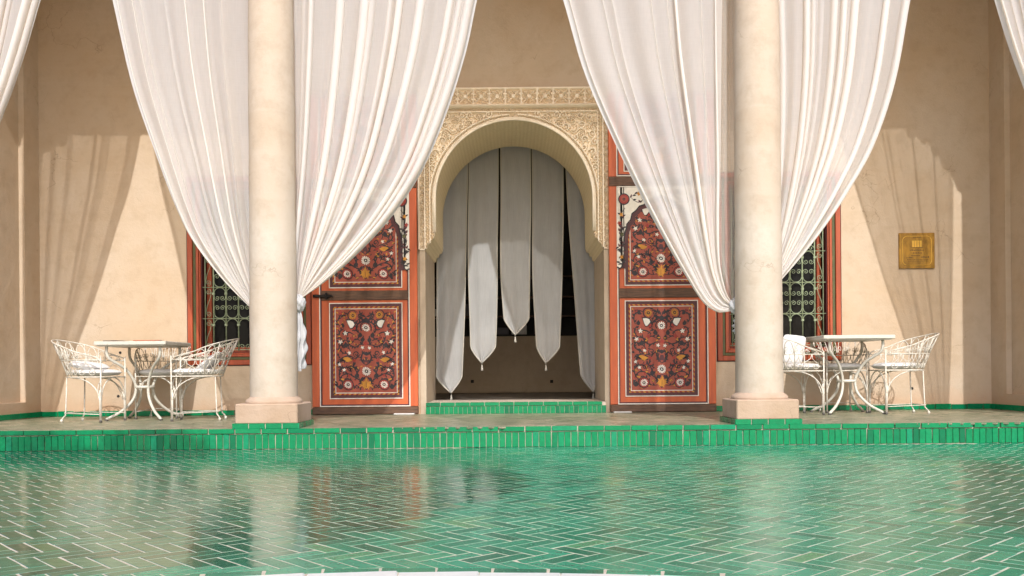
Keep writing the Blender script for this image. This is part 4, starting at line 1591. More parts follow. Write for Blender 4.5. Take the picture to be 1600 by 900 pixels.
def make_door(name, x0, flip, label):
    """leaf laid open against the wall, local x from the outer edge (0) to the arch edge (DOOR_W)"""
    o = thing(name, label, "door", (x0, 10.06, Z_PLAT + 0.004), 0, "painted door leaves of the archway")
    o.scale = (1.053, 1, 1.055)
    f = (lambda x_: DOOR_W - x_) if flip else (lambda x_: x_)

    def finish(mb, nm, parent=o, **pr):
        if flip:
            mb.v = [(DOOR_W - a, y_, c) for a, y_, c in mb.v]
            mb.f = [q_[::-1] for q_ in mb.f]
        return mb.build(nm, parent, **pr)
    # stiles and coral frame boards
    xw0, xw1 = 0.082, 1.046          # white outline of the inner frame
    for (a, c) in ((0.0, xw0), (xw1, DOOR_W)):
        b_ = MB()
        b_.box(a, c, 0.0, 0.06, 0.082, DOOR_H, 'coral', 0.004)
        finish(b_, "stile")
    b_ = MB()
    b_.box(xw0 + .0005, xw1 - .0005, 0.012, 0.055, 0.083, DOOR_H - .002, 'coral')
    finish(b_, "backing_board")
    b_ = MB()
    b_.box(0.0, DOOR_W, -0.006, 0.062, 0.0, 0.080, 'dark_wood', 0.006)
    finish(b_, "bottom_rail")
    b_ = MB()
    b_.box(xw0 + 0.02, xw1 - .01, -0.003, 0.012, 1.215, 1.318, 'dark_wood', 0.005)
    finish(b_, "middle_rail")
    b_ = MB()
    b_.box(0.0, DOOR_W, -0.010, 0.011, 2.405, 2.508, 'dark_wood', 0.005)
    finish(b_, "upper_rail")
    # outline: white and maroon
    b_ = MB()
    for (z0, z1) in ((0.082, 2.404), (2.51, DOOR_H)):
        frame_lines(b_, xw0, xw1, z0, z1, 0.010, -0.004, 0.0125, 'white_paint')
        frame_lines(b_, xw0 + .010, xw1 - .010, z0 + .010, z1 - .010, 0.014, 0.002, 0.0124, 'maroon')
    finish(b_, "painted_outline")
    pw0, pw1 = 0.186, 0.968
    specs = ((0.165, 1.188), (1.345, 2.385), (2.56, 3.36))
    for pi_, (z0, z1) in enumerate(specs):
        b_ = MB()
        panel_border(b_, pw0, pw1, z0, z1, 0.006)
        finish(b_, "panel_border")
        b_ = MB()
        b_.box(pw0 + .067, pw1 - .067, 0.010, 0.014, z0 + .067, z1 - .067, 'field')
        pn = finish(b_, "panel")
        # painted flowers
        kx = (pw1 - pw0 - .146) / PANEL_W
        kz = ((1.188 - .165) - .146) / PANEL_H
        pm = painted(5 + pi_ * 7 + (3 if flip else 0))
        b_ = MB()
        zmax = z1 - .068
        b_.mats = list(pm.mats)
        for fc, mi_ in zip(pm.f, pm.mi):
            vs_ = [pm.v[i] for i in fc]
            vs_ = [(pw0 + .073 + a * kx, 0.0098 + y_, z0 + .073 + c * kz) for a, y_, c in vs_]
            if max(q_[2] for q_ in vs_) > zmax:
                continue
            o_ = len(b_.v)
            b_.v.extend(vs_)
            b_.f.append(tuple(range(o_, o_ + len(vs_))))
            b_.mi.append(mi_)
            b_.sm.append(False)
        finish(b_, "painted_flowers", pn, kind="stuff")
        if pi_ == 1:
            # white lobed spandrel board over the head of the panel
            cx = (pw0 + pw1) / 2
            a0, a1 = 0.105, 1.023
            zt = z1 + .005
            inner = [(a0 + .0, zt - .845), (a0 + .030, zt - .862), (a0 + .052, zt - .845), (a0 + .062, zt - .80), (a0 + .040, zt - .765), (a0 + .070, zt - .735), (a0 + .082, zt - .69),
                     (a0 + .072, zt - .60), (a0 + .082, zt - .50), (a0 + .105, zt - .43), (a0 + .110, zt - .39), (a0 + .150, zt - .345), (a0 + .165, zt - .28), (a0 + .210, zt - .245),
                     (a0 + .245, zt - .20), (a0 + .295, zt - .185), (a0 + .335, zt - .14), (a0 + .40, zt - .12), (cx, zt - .085)]
            left = [(a0, zt - .845)] + inner[1:]
            b_ = MB()
            rt_ = [(2 * cx - a, c) for a, c in reversed(left[:-1])]
            outline = left + rt_
            topo = [(p_[0], zt) for p_ in outline]
            nn = len(outline)
            # strip from the top edge down to the lobed edge, with thickness
            vs_ = []
            for yv in (-0.008, 0.004):
                vs_ += [(p_[0], yv, p_[1]) for p_ in outline] + [(p_[0], yv, p_[1]) for p_ in topo]
            fs_ = []
            for i in range(nn - 1):
                fs_.append((i, i + 1, nn + i + 1, nn + i))
                fs_.append((2 * nn + i, i + 2 * nn + nn, i + 1 + 3 * nn, i + 1 + 2 * nn))
                fs_.append((i + 1, i, 2 * nn + i, 2 * nn + i + 1))
            b_.add(vs_, fs_, 'white_paint')
            sp_o = finish(b_, "spandrel_board")
            p_ = Paint()
            p_.lv = 0.0088
            p_.stroke([(a - .0 if 0 else a, c) for a, c in outline], 0.007, 'ink', False)
            off = [(a + .022 if a < cx else (a - .022 if a > cx else a), c - .016) for a, c in outline]
            p_.lv = -0.0005
            p_.stroke(off[2:-2], 0.020, 'maroon', False)
            p_.lv = 0.0088
            for s_ in (1, -1):
                m_ = lambda x_: x_ if s_ > 0 else 2 * cx - x_
                p_.stroke([(m_(a), c) for a, c in interp_poly([(a0 + .03, zt - .80), (a0 + .06, zt - .68), (a0 + .03, zt - .55), (a0 + .06, zt - .42), (a0 + .04, zt - .30), (a0 + .09, zt - .22)], np.linspace(0, 1, 24))], .004, 'ink')
                p_.stroke([(m_(a), c) for a, c in interp_poly([(a0 + .14, zt - .10), (a0 + .24, zt - .16), (a0 + .34, zt - .08), (a0 + .42, zt - .10)], np.linspace(0, 1, 20))], .004, 'ink')
                p_.up()
                rg = random.Random(3)
                for k in range(64):
                    q_ = rg.random()
                    if k < 42:
                        x_, z_ = a0 + .050 + rg.uniform(-.036, .036), zt - .28 - .54 * q_
                    else:
                        x_, z_ = a0 + .14 + .28 * q_, zt - .10 + rg.uniform(-.07, .07)
                    an = rg.uniform(0, 2 * PI)
                    p_.leaf(m_(x_), z_, .042, an if s_ > 0 else PI - an, .010, rg.choice(('ink', 'ink', 'ink', 'maroon')))
                p_.up()
                for (x_, z_, c_) in ((.05, .29, 'ochre'), (.03, .38, 'red_paint'), (.05, .74, 'ochre'), (.055, .50, 'sage'), (.24, .07, 'ochre'), (.35, .05, 'red_paint')):
                    for k in range(5):
                        p_.leaf(m_(a0 + x_), zt - z_, .026, k * 1.257, .008, c_)
                p_.up()
                p_.poly(disc(m_(a0 + .080), zt - .125, .062, 20), 'ink')
                p_.up()
                p_.poly(disc(m_(a0 + .080), zt - .125, .050, 20), 'red_paint')
                p_.daisy(m_(a0 + .080), zt - .125, .036, 'field', 10)
            finish(p_.mb, "painted_flowers", sp_o, kind="stuff")
    if not flip:
        b_ = MB()
        b_.box(0.05, 0.20, -0.030, -0.004, 1.245, 1.275, 'iron', 0.006)
        b_.tube([(0.02, -0.02, 1.26), (0.08, -0.02, 1.26)], 0.018, 'iron', 8)
        b_.box(0.15, 0.175, -0.040, -0.003, 1.225, 1.295, 'iron', 0.006)
        b_.tube([(0.20, -0.02, 1.265), (0.235, -0.03, 1.25)], 0.010, 'iron', 6)
        b_.build("latch", o)
    return o


make_door("door", P(487, 500, 10.06)[0], False, "coral door leaf with painted flower panels and a black iron bolt on its middle rail")
make_door("door", P(953, 500, 10.06)[0], True, "coral door leaf with painted flower panels and no bolt, beside the slanting cloth strip")

# ------------------------------------------------------------------ curtains
FOLD_R = random.Random(11)


def curtain(label, inner, free, knot=None, tail=None, seed=1, npl=9, layers=None, knot_r=0.06):
    """inner / free: edge lines from the rod down to the tie, in photograph pixels at the curtain plane"""
    rg = random.Random(seed)
    o = thing("curtain", label, "curtain", (0, 0, 0), 0, "white curtains tied back along the portico")
    nv, nu = 90, 230
    vq = np.linspace(0, 1, nv)
    E0 = np.array([P(a, c, Y_CUR) for a, c in interp_poly(inner, vq)])
    E1 = np.array([P(a, c, Y_CUR) for a, c in interp_poly(free, vq)])
    u = np.linspace(0, 1, nu)
    # pleats
    cs = []
    gaps = [rg.choice((.45, .7, 1.0, 1.5, 2.1)) * rg.uniform(.8, 1.2) for _ in range(npl)]
    tot, acc = sum(gaps) + .8, .4
    for k in range(npl):
        cs.append((acc / tot, rg.uniform(.006, .016), rg.choice((.3, .6, .9, 1.15)) * rg.uniform(.85, 1.15)))
        acc += gaps[k]
    cs.append((0.965, .014, .9))
    Fd = np.zeros_like(u)
    warp = np.zeros_like(u)
    for (c, sg, am) in cs:
        g = np.exp(-((u - c) / sg) ** 2)
        Fd += am * g
        warp += am * g * (u - c) / sg
    broad = 0.35 * np.sin(u * 2 * PI * npl * .45 + rg.uniform(0, 6)) + 0.25 * np.sin(u * 2 * PI * npl * .9 + rg.uniform(0, 6))
    width = np.hypot(*(E1 - E0).T)
    base = E0[:, None, :] * (1 - u)[None, :, None] + E1[:, None, :] * u[None, :, None]
    A = np.minimum(0.07, 1.0 * width / npl)[:, None]
    grow = (0.55 + 0.45 * np.sin(np.clip(vq * 1.2, 0, 1) * PI / 2))[:, None]
    fine = np.zeros((nv, nu))
    for k in range(4):
        ph, fr_ = rg.uniform(0, 6), rg.uniform(50, 110)
        fine += np.sin(u[None, :] * fr_ + ph + 2 * vq[:, None]) * rg.uniform(.04, .09) * (vq[:, None] ** 2)
    drift = 0.25 * np.sin(vq[:, None] * 4 + u[None, :] * 9 + seed)
    Yc = Y_CUR - A * grow * (Fd[None, :] + broad[None, :] * 0.8 + fine + 0.25 * drift)
    X = base[:, :, 0] + (A * 0.55) * warp[None, :]
    Z = base[:, :, 1] + 0 * X
    # slack scallops between rings at the very top
    dr = grid_mesh("drape", X, Yc, Z, 'sheer', o)
    crowd = np.clip(1 - (width / np.median(width))[:, None] * 1.6, 0, .75)
    gat = np.clip(np.clip(Fd[None, :] * 0.95, 0, .95) + crowd + 0 * X, 0, .97)
    at_ = dr.data.attributes.new("gather", 'FLOAT', 'POINT')
    at_.data.foreach_set("value", gat.reshape(-1).astype(np.float32))
    j0 = int(nu * 0.975)
    grid_mesh("hem", X[:, j0:], Yc[:, j0:] - 0.004, Z[:, j0:], 'hem', o)
    if layers:
        for (in2, fr2, sd) in layers:
            F0 = np.array([P(a, c, Y_CUR + .05) for a, c in interp_poly(in2, vq)])
            F1 = np.array([P(a, c, Y_CUR + .05) for a, c in interp_poly(fr2, vq)])
            uu = np.linspace(0, 1, 60)
            bs = F0[:, None, :] * (1 - uu)[None, :, None] + F1[:, None, :] * uu[None, :, None]
            wd = np.hypot(*(F1 - F0).T)[:, None]
            yy = Y_CUR + 0.06 + np.minimum(.02, .12 * wd) * np.sin(uu[None, :] * 14 + sd)
            grid_mesh("lining", bs[:, :, 0], yy + 0 * bs[:, :, 0], bs[:, :, 1], 'lining', o)
    if knot:
        kx, kz = P(*knot, Y_CUR)
        nk, mk = 40, 24
        th_ = np.linspace(0, 2 * PI, nk)
        ph_ = np.linspace(-PI / 2, PI / 2, mk)
        TH, PH = np.meshgrid(th_, ph_)
        ridg = 1 + 0.13 * np.sin(4 * TH + 5 * PH) + 0.05 * np.sin(9 * TH - 7 * PH)
        rr_ = knot_r * ridg
        KX = kx + rr_ * np.cos(PH) * np.cos(TH) * 0.9
        KY = Y_CUR - 0.02 + rr_ * np.cos(PH) * np.sin(TH) * .9
        KZ = kz + rr_ * 1.15 * np.sin(PH)
        grid_mesh("knot", KX, KY, KZ, 'hem', o)
    if tail:
        tp = interp_poly(tail, np.linspace(0, 1, 60))
        tq = np.array([P(a, c, Y_CUR) for a, c in tp])
        th_ = np.linspace(0, 2 * PI, 72)
        vv_ = np.linspace(0, 1, 60)[:, None]
        wid = 0.82 * (0.026 + 0.036 * np.minimum(1, vv_ * 2.2) - 0.010 * np.maximum(0, vv_ - .7))
        fl = 1 + (0.15 + 0.35 * vv_) * np.sin(6 * th_[None, :] + 3 * vv_ + seed) + .18 * np.sin(11 * th_[None, :] + 5 * vv_)
        fl *= 1 + 0.16 * np.sin(vv_ * 21 + 2 * np.sin(th_[None, :]))
        TX = tq[:, 0][:, None] + wid * fl * np.cos(th_)[None, :]
        TY = Y_CUR - 0.01 + wid * fl * np.sin(th_)[None, :] * .8
        TZ = tq[:, 1][:, None] + 0.012 * np.sin(3 * th_ + 1)[None, :] * vv_ ** 4
        grid_mesh("tail", TX, TY, TZ, 'hem', o)
        grid_mesh("tail_hem", TX[-4:], TY[-4:] * 1.0, TZ[-4:], 'hem', o)
    return o


ZT = -245   # rod height in photograph pixels at the curtain plane
# centre bay
curtain("white curtain knotted beside the bolted door leaf, its long tail hanging down the column",
        [(450, ZT), (450, 0), (452, 250), (454, 400), (461, 462)],
        [(794, ZT), (767, -95), (745, 0), (728, 80), (700, 170), (660, 265), (610, 340), (550, 404), (500, 446), (474, 464)],
        knot=(468, 474), tail=[(466, 486), (468, 520), (466, 550), (463, 578)], seed=3, npl=11, knot_r=0.062)
curtain("white curtain sagging in a belly to its knot beside the door leaf without bolt",
        [(1133, ZT), (1129, 0), (1127, 250), (1124, 400), (1134, 455), (1146, 476)],
        [(808, ZT), (848, -95), (880, 0), (912, 110), (951, 202), (1003, 309), (1040, 378), (1074, 435), (1100, 474), (1122, 488), (1143, 486)],
        knot=(1149, 478), tail=[(1156, 490), (1158, 503), (1159, 520)], seed=8, npl=7, knot_r=0.06,
        layers=[([(1160, ZT), (1160, 0), (1160, 300), (1154, 440), (1150, 474)], [(1120, ZT), (1119, 0), (1118, 250), (1114, 400), (1142, 476)], 1)])
# left bay
curtain("white curtain drawn behind a column over the grilled window by the menu table",
        [(446, ZT), (430, 0), (425, 250), (415, 430), (412, 496)],
        [(126, ZT), (152, -95), (175, 0), (205, 130), (236, 222), (290, 358), (340, 428), (388, 478), (408, 494)], seed=14, npl=8)
curtain("strip of white curtain at the picture edge above the chair with two cushions",
        [(-96, ZT), (-98, 0), (-95, 250), (-88, 470)],
        [(122, ZT), (92, -95), (62, 0), (40, 75), (18, 140), (-4, 197), (-40, 300), (-80, 470)], seed=23, npl=8)
# right bay
curtain("white sheer curtain drawn behind the column above the chair holding an upright pillow",
        [(1170, ZT), (1195, 0), (1205, 250), (1200, 400), (1196, 460)],
        [(1474, ZT), (1441, -95), (1422, 0), (1398, 130), (1364, 230), (1323, 302), (1275, 372), (1222, 436), (1200, 458)], seed=31, npl=9)
curtain("strip of white curtain at the picture edge beyond the brass plaque",
        [(1715, ZT), (1715, 0), (1710, 250), (1700, 470)],
        [(1480, ZT), (1522, -95), (1552, 0), (1575, 75), (1602, 150), (1645, 285), (1690, 470)], seed=37, npl=8)
b = MB()
b.tube([(XL, Y_CUR, 5.385), (XR, Y_CUR, 5.385)], 0.016, 'iron', 8)
b.build("curtain_rod", kind="structure")


# ------------------------------------------------------------------ garden chairs
def chair_parts():
    """wrought iron tub chair facing +x, origin on the ground under the seat; returns mesh builders by part name"""
    parts = []
    SZ = 0.425
    LX, LY = 0.205, 0.185

    def ringpt(q, grow, z):
        """q from -1 (near arm front) through 0 (back) to +1 (far arm front)"""
        a = PI + q * PI * 0.5
        if abs(q) <= 0.78:
            a = PI - q / 0.78 * PI / 2
            return (-0.03 + (0.20 + grow) * math.cos(a), (0.205 + grow * .8) * math.sin(a), z)
        t_ = (abs(q) - .78) / .22
        s_ = 1 if q > 0 else -1
        return (-0.03 + t_ * (LX + 0.03), s_ * (0.205 + grow * .8 - t_ * .01), z)
    # seat frame
    m = MB()
    qs = np.linspace(-1, 1, 33)
    loop = [ringpt(q, 0.0, SZ) for q in qs]
    front = [(LX + 0.012, 0.19 - 0.38 * k / 5, SZ) for k in range(1, 5)]
    m.tube(loop + front, 0.007, 'white_iron', 6, closed=True)
    for k in range(5):
        y_ = -0.14 + k * 0.07
        m.tube([(-0.20, y_, SZ), (LX + .01, y_, SZ)], 0.004, 'white_iron', 4)
    parts.append(("seat_frame", m))
    # legs
    for sy in (-1, 1):
        m = MB()
        m.tube([(LX, sy * .195, 0.62), (LX, sy * .195, 0.30), (LX, sy * .195, 0.012)], 0.0075, 'white_iron', 6)
        m.tube([(LX - .012, sy * .195, 0.30), (LX - .010, sy * .195, 0.012)], 0.006, 'white_iron', 6)
        m.lathe([(0.013, 0.0), (0.014, 0.016), (0.010, 0.022)], 'rubber', 8, (LX - .004, sy * .195))
        parts.append(("leg", m))
        m = MB()
        m.tube([(-0.185, sy * .135, SZ), (-0.195, sy * .14, 0.12), (-0.198, sy * .142, 0.065), (-0.222, sy * .155, 0.035), (-0.228, sy * .158, 0.012)], 0.0065, 'white_iron', 6)
        m.lathe([(0.013, 0.0), (0.014, 0.020), (0.009, 0.028)], 'white_iron', 8, (-0.228, sy * .158))
        parts.append(("leg", m))
    # arched braces
    m = MB()
    for sy in (-1, 1):
        pts = [(LX - .012 - 0.28 * (1 - math.cos(a)), sy * .195, 0.20 + (SZ - .205) * math.sin(a)) for a in np.linspace(0, PI / 2, 9)]
        m.tube(pts, 0.006, 'white_iron', 5)
    for s_ in (-1, 1):
        pts = [(LX, s_ * (.19 - 0.19 * (1 - math.cos(a))), 0.20 + (SZ - .205) * math.sin(a)) for a in np.linspace(0, PI / 2, 9)]
        m.tube(pts, 0.006, 'white_iron', 5)
        pts = [(LX - .02 - .06 * math.sin(a), s_ * (.19 - 0.19 * (1 - math.cos(a))), 0.20 + (SZ - .205) * math.sin(a)) for a in np.linspace(0, PI / 2, 9)]
        m.tube(pts, 0.005, 'white_iron', 5)
    parts.append(("arched_brace", m))
    m = MB()
    m.tube([(-0.205, -.145, 0.085), (LX, -.192, 0.075)], 0.005, 'white_iron', 5)
    m.tube([(-0.205, .145, 0.085), (LX, .192, 0.075)], 0.005, 'white_iron', 5)
    m.tube([(-0.205, -.145, 0.088), (-0.205, .145, 0.088)], 0.005, 'white_iron', 5)
    parts.append(("stretcher", m))

    # sides and back
    def wall_pt(q, h):
        """h 0 at seat, 1 at top rail; leans outwards at the back"""
        back = max(0.0, 1 - abs(q) ** 1.7)
        ztop = 0.60 + 0.185 * back
        z = SZ + (ztop - SZ) * h
        g = (0.010 + 0.145 * back) * h ** 1.2
        return ringpt(q, g, z)
    m = MB()
    m.tube([(LX, -.195, 0.56)] + [(LX - .008, -.20, 0.585)] + [wall_pt(q, 1.0) for q in np.linspace(-.97, .97, 45)] + [(LX - .008, .20, 0.585), (LX, .195, 0.56)], 0.0065, 'white_iron', 6)
    parts.append(("top_rail", m))
    m = MB()

    def mid_h(q):
        back = max(0.0, 1 - abs(q) ** 1.7)
        return (0.585 - SZ) / (0.60 + 0.185 * back - SZ)
    m.tube([wall_pt(q, min(.97, mid_h(q))) for q in np.linspace(-.99, .99, 45)], 0.0055, 'white_iron', 5)
    parts.append(("middle_rail", m))
    m = MB()

    def side_tube(pts2, r):
        m.tube([wall_pt(q, h) for q, h in pts2], r, 'white_iron', 4)
    K = 11
    dq = 1.92 / K
    for i in range(K):
        qc = -0.96 + (i + .5) * dq
        mh = min(.97, mid_h(qc))
        # lower tier: pair of scrolls below the middle rail
        for hd in (-1, 1):
            sp_ = spiral(qc + hd * dq * .25, mh * .30, 1.0, 1.35, PI / 2, -hd, 12)
            pts2 = [(qc + hd * dq * .25 + (a - (qc + hd * dq * .25)) * dq * .24, mh * .30 + (c - mh * .30) * mh * .27) for a, c in sp_]
            pts2 = [(qc + hd * dq * .02, mh * .98), (qc + hd * dq * .05, mh * .75)] + pts2
            side_tube(pts2, 0.0038)
        # upper tier: arches between middle rail and top rail
        back = max(0.0, 1 - abs(qc) ** 1.7)
        if back > 0.15:
            ar = [(qc + dq * .48 * math.cos(a), mh + (0.97 - mh) * math.sin(a)) for a in np.linspace(0, PI, 9)]
            side_tube(ar, 0.0042)
            for hd in (-1, 1):
                sp_ = spiral(0, 0, 1.0, 1.3, -PI / 2, hd, 10)
                side_tube([(qc + hd * dq * .24 + a * dq * .2, mh + (1 - mh) * .32 + c * (1 - mh) * .24) for a, c in sp_], 0.0034)
    parts.append(("scrollwork", m))
    m = MB()
    for q in np.linspace(-.62, .62, 7):
        m.tube([wall_pt(q, 0.0), wall_pt(q, .5), wall_pt(q, 1.0)], 0.0050, 'white_iron', 5)
    parts.append(("back_bar", m))
    return parts


CP = chair_parts()
chair_meshes = []
for nm, mb in CP:
    o_ = mb.build(nm)
    chair_meshes.append((nm, o_.data))
    bpy.data.objects.remove(o_)


def pillow_mesh(name, lx, ly, h, mat, k=2.6, nu=26):
    """soft cushion, superellipse outline, domed both sides, origin at its underside"""
    q = MB()
    vs, fs = [], []
    rings = 9
    for s_ in (0, 1):
        for j in range(rings):
            r = j / (rings - 1)
            for i in range(nu):
                a = 2 * PI * i / nu
                ca, sa = math.cos(a), math.sin(a)
                x_ = lx / 2 * math.copysign(abs(ca) ** (2 / k), ca) * r
                y_ = ly / 2 * math.copysign(abs(sa) ** (2 / k), sa) * r
                dome = (1 - r ** 4) ** .5 if r < 1 else 0
                z_ = h * .5 + (h * .5 * dome) * (1 if s_ else -1) * (1 + .05 * math.sin(5 * a + 3 * r))
                vs.append((x_, y_, z_))
        o_ = s_ * rings * nu
        for j in range(rings - 1):
            for i in range(nu):
                i2 = (i + 1) % nu
                f = (o_ + j * nu + i, o_ + j * nu + i2, o_ + (j + 1) * nu + i2, o_ + (j + 1) * nu + i)
                fs.append(f[::-1] if s_ == 0 else f)
    q.add(vs, fs, mat, True)
    q.tube([(lx / 2 * math.copysign(abs(math.cos(a)) ** (2 / k), math.cos(a)) * 1.0, ly / 2 * math.copysign(abs(math.sin(a)) ** (2 / k), math.sin(a)), h * .5) for a in np.linspace(0, 2 * PI, 40, endpoint=False)], 0.004, mat, 5, closed=True)
    o_ = q.build(name)
    me_ = o_.data
    bpy.data.objects.remove(o_)
    return me_


seat_me = pillow_mesh("seat_cushion", 0.43, 0.39, 0.062, 'cushion', 3.2)
back_me = pillow_mesh("cushion", 0.40, 0.34, 0.095, 'cushion', 3.4)

box_me = pillow_mesh("cushion", 0.40, 0.34, 0.11, 'cushion', 7.0, 40)
chairs = [
    # x, y, rotation, chair label, cushion label
    (-4.25, 9.10, math.radians(-9), "white scrolled iron tub chair against the shadowed corner, holding two cushions", "seat cushion on the tub chair against the shadowed corner"),
    (-3.22, 9.19, math.radians(188), "white scrolled iron tub chair between the menu table and a column", "seat cushion on the chair between the menu table and a column"),
    (-3.80, 9.70, math.radians(-82), "white scrolled iron tub chair behind the menu table, its back to the wall", "seat cushion on the chair behind the menu table"),
    (2.94, 9.33, math.radians(9), "white scrolled iron tub chair half hidden by a column, holding an upright pillow", "seat cushion under the upright pillow"),
    (4.03, 9.36, math.radians(181), "white scrolled iron tub chair below the brass plaque", "seat cushion on the chair below the brass plaque"),
    (3.57, 9.72, math.radians(-95), "white scrolled iron tub chair behind the bare table, its back to the wall", "seat cushion on the chair behind the bare table"),
]
CS = 1.06
for (x_, y_, rz, lab, clab) in chairs:
    o = thing("garden_chair", lab, "chair", (x_, y_, Z_PLAT), rz, "white iron tub chairs at the tables")
    o.scale = (CS, CS, CS)
    for nm, me_ in chair_meshes:
        link(nm, me_, o)
    c = link("seat_cushion", seat_me, None, (x_ + 0.02 * math.cos(rz), y_ + .02 * math.sin(rz), Z_PLAT + 0.435 * CS), label=clab, category="cushion", group="white seat cushions on the tub chairs")
    c.rotation_euler = (0, 0, rz)
    c.scale = (CS, CS, 1.12)
c = link("back_cushion", back_me, None, (-4.30, 9.10, Z_PLAT + 0.532), label="puffy white cushion lying on the seat cushion in the shadowed corner chair", category="cushion")
c.rotation_euler = (0, math.radians(8), math.radians(-15))
c.scale = (.85, .95, .75)
c = link("back_cushion", back_me, None, (-3.08, 9.19, Z_PLAT + 0.55), label="white cushion leaning in the chair between menu table and column", category="cushion")
c.rotation_euler = (0, math.radians(-38), 0)
c.scale = (.9, .9, .8)
c = link("back_cushion", box_me, None, (2.97, 9.42, Z_PLAT + 0.675), label="upright white pillow standing on the chair half hidden by a column", category="cushion")
c.rotation_euler = (math.radians(-80), math.radians(6), math.radians(12))
c.scale = (.66, .86, .6)

# ------------------------------------------------------------------ tables
for (tx, ty, lab) in ((-3.885, 9.47, "square cream metal garden table with menus lying on top"), (3.535, 9.47, "square cream metal garden table with a bare top, near the brass plaque")):
    o = thing("garden_table", lab, "table", (tx, ty, Z_PLAT), 0, "cream garden tables")
    o.scale = (1.03, 1.03, 1.034)
    b = MB()
    b.box(-0.355, 0.355, -0.355, 0.355, 0.748, 0.786, 'table_paint', 0.006)
    b.build("table_top", o)
    b = MB()
    b.box(-0.33, 0.33, -0.33, 0.33, 0.738, 0.747, 'table_paint')
    b.build("under_frame", o)
    for sx in (-1, 1):
        for sy in (-1, 1):
            b = MB()
            pts = interp_poly([(0.265, 0.742), (0.265, 0.665), (0.245, 0.615), (0.14, 0.52), (0.078, 0.40), (0.062, 0.315), (0.085, 0.20), (0.17, 0.085), (0.262, 0.02), (0.272, 0.012)], np.linspace(0, 1, 30))
            b.tube([(sx * a, sy * a, c) for a, c in pts], 0.0145, 'table_paint', 8)
            b.lathe([(0.018, 0.0), (0.018, 0.012), (0.014, 0.016)], 'rubber', 8, (sx * .272, sy * .272))
            b.build("leg", o)
    b = MB()
    b.tube([(0.085 * math.cos(a), 0.085 * math.sin(a), 0.33) for a in np.linspace(0, 2 * PI, 28, endpoint=False)], 0.016, 'table_paint', 8, closed=True)
    b.build("leg_ring", o)
b = MB()
b.box(-0.13, 0.13, -0.10, 0.10, 0.0, 0.010, 'menu', 0.003)
o = b.build("menu", None, label="thin red-brown menu lying near the middle of the table top", category="menu")
o.location = (-3.74, 9.24, Z_PLAT + 0.8135)
o.rotation_euler = (0, 0, 0.1)
b = MB()
b.box(-0.08, 0.08, -0.11, 0.11, 0.0, 0.010, 'menu_dark', 0.003)
o = b.build("menu", None, label="thin dark menu lying near the shadowed corner end of the table top", category="menu")
o.location = (-4.09, 9.27, Z_PLAT + 0.8135)
o.rotation_euler = (0, 0, -0.2)

# ------------------------------------------------------------------ unseen tree added to cast shade on the left end of the step
rg = random.Random(77)
b = MB()
b.tube(interp_poly([(-7.0, 0.2), (-6.9, 1.6), (-6.7, 3.2)], np.linspace(0, 1, 8)) if False else [(-7.0, 0.4, -0.2), (-6.95, 0.5, 1.2), (-6.7, 0.7, 2.6), (-6.3, 0.9, 3.6)], [0.22, 0.18, 0.15, 0.12], 'dark_wood', 10)
for (tx, ty, tz) in ((-1.9, 1.5, 4.95), (-3.4, 1.3, 5.0), (-4.6, 1.6, 5.1), (-7.8, 0.2, 5.2)):
    b.tube([(-6.3, 0.9, 3.6), ((tx - 6.3) / 2, (ty + .9) / 2, (tz + 3.6) / 2 + .35), (tx, ty, tz)], [0.10, 0.06, 0.02], 'dark_wood', 7)
for (cx, cy2, cz, rx, ry, rz_, n_) in ((-2.35, 1.45, 4.95, .85, .42, .40, 650), (-3.3, 1.35, 4.95, .9, .45, .42, 800), (-4.6, 1.5, 5.0, 1.0, .5, .4, 500), (-7.0, .5, 5.4, 1.5, 1.2, .9, 900)):
    for k in range(n_):
        while True:
            p_ = (rg.uniform(-1, 1), rg.uniform(-1, 1), rg.uniform(-1, 1))
            if p_[0] ** 2 + p_[1] ** 2 + p_[2] ** 2 < 1:
                break
        c_ = Vector((cx + p_[0] * rx, cy2 + p_[1] * ry, cz + p_[2] * rz_))
        d1 = Vector((rg.gauss(0, 1), rg.gauss(0, 1), rg.gauss(0, 1))).normalized()
        d2 = d1.orthogonal().normalized()
        L_ = rg.uniform(.06, .12)
        b.add([c_ - d1 * L_, c_ + d2 * L_ * .4, c_ + d1 * L_, c_ - d2 * L_ * .4], [(0, 1, 2, 3)], 'leaf')
b.build("added_shade_tree", kind="structure")

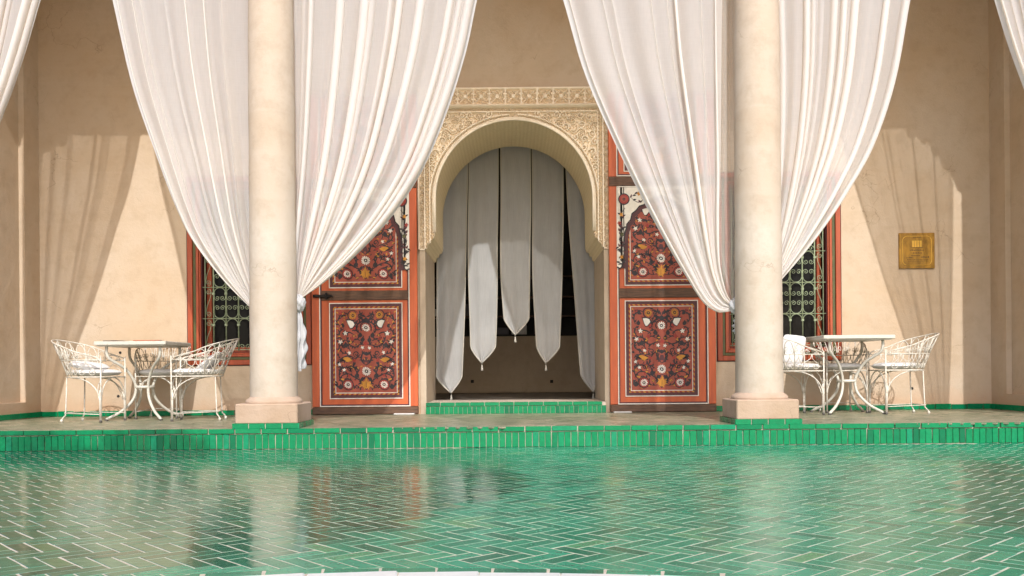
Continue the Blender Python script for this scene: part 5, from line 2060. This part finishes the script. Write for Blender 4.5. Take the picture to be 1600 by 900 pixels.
# ------------------------------------------------------------------ brass plaque
xa, za = P(1404, 420, Y_WALL)
xb, zb = P(1459, 366, Y_WALL)
wq = xb - xa
o = thing("plaque", "square brass plaque engraved with a small gateway emblem, screwed to the plaster", "plaque", (xa, Y_WALL, za))
b = MB()
b.box(0, wq, -0.022, 0.0, 0, wq, 'brass', 0.003)
b.build("plate", o)
b = MB()
i_ = 0.037
k_ = 0.055
pts = []
for (cx, cz, a0) in ((i_ + k_, i_ + k_, PI), (wq - i_ - k_, i_ + k_, 1.5 * PI), (wq - i_ - k_, wq - i_ - k_, 0), (i_ + k_, wq - i_ - k_, PI / 2)):
    for a in np.linspace(a0, a0 + PI / 2, 6):
        pts.append((cx + k_ * math.cos(a), -0.0225, cz + k_ * math.sin(a)))
b.tube(pts, 0.0035, 'brass_line', 5, closed=True)
b.build("border_line", o)
b = MB()
for k in range(4):
    x0 = wq * .36 + k * wq * .072
    b.box(x0, x0 + wq * .055, -0.0245, -0.0215, wq * .60, wq * .78, 'brass_line')
b.box(wq * .345, wq * .66, -0.024, -0.0215, wq * .575, wq * .588, 'brass_dark')
b.build("emblem", o)
b = MB()
rg = random.Random(4)
for (zz, x0, x1, h) in ((.865, .40, .62, .02), (.50, .30, .66, .035), (.42, .38, .64, .03), (.345, .33, .58, .035), (.30, .62, .84, .045), (.29, .20, .40, .03), (.24, .22, .82, .02), (.20, .24, .80, .018)):
    x_ = x0
    while x_ < x1:
        l_ = rg.uniform(.012, .04)
        b.box(wq * x_, wq * (x_ + l_), -0.0235, -0.0215, wq * zz, wq * (zz + h * rg.uniform(.6, 1)), 'brass_dark')
        x_ += l_ + .012
b.build("engraved_lettering", o)
for (a, c) in ((.06, .06), (.94, .06), (.94, .94), (.06, .94)):
    b = MB()
    ring_ = [(wq * a + .006 * math.cos(q), -0.0245, wq * c + .006 * math.sin(q)) for q in np.linspace(0, 2 * PI, 8, endpoint=False)]
    ring2 = [(x_, -0.021, z_) for x_, _, z_ in ring_]
    b.add(ring_ + ring2, [tuple(range(8))] + [(i, i + 8, (i + 1) % 8 + 8, (i + 1) % 8) for i in range(8)], 'brass')
    b.build("screw", o)
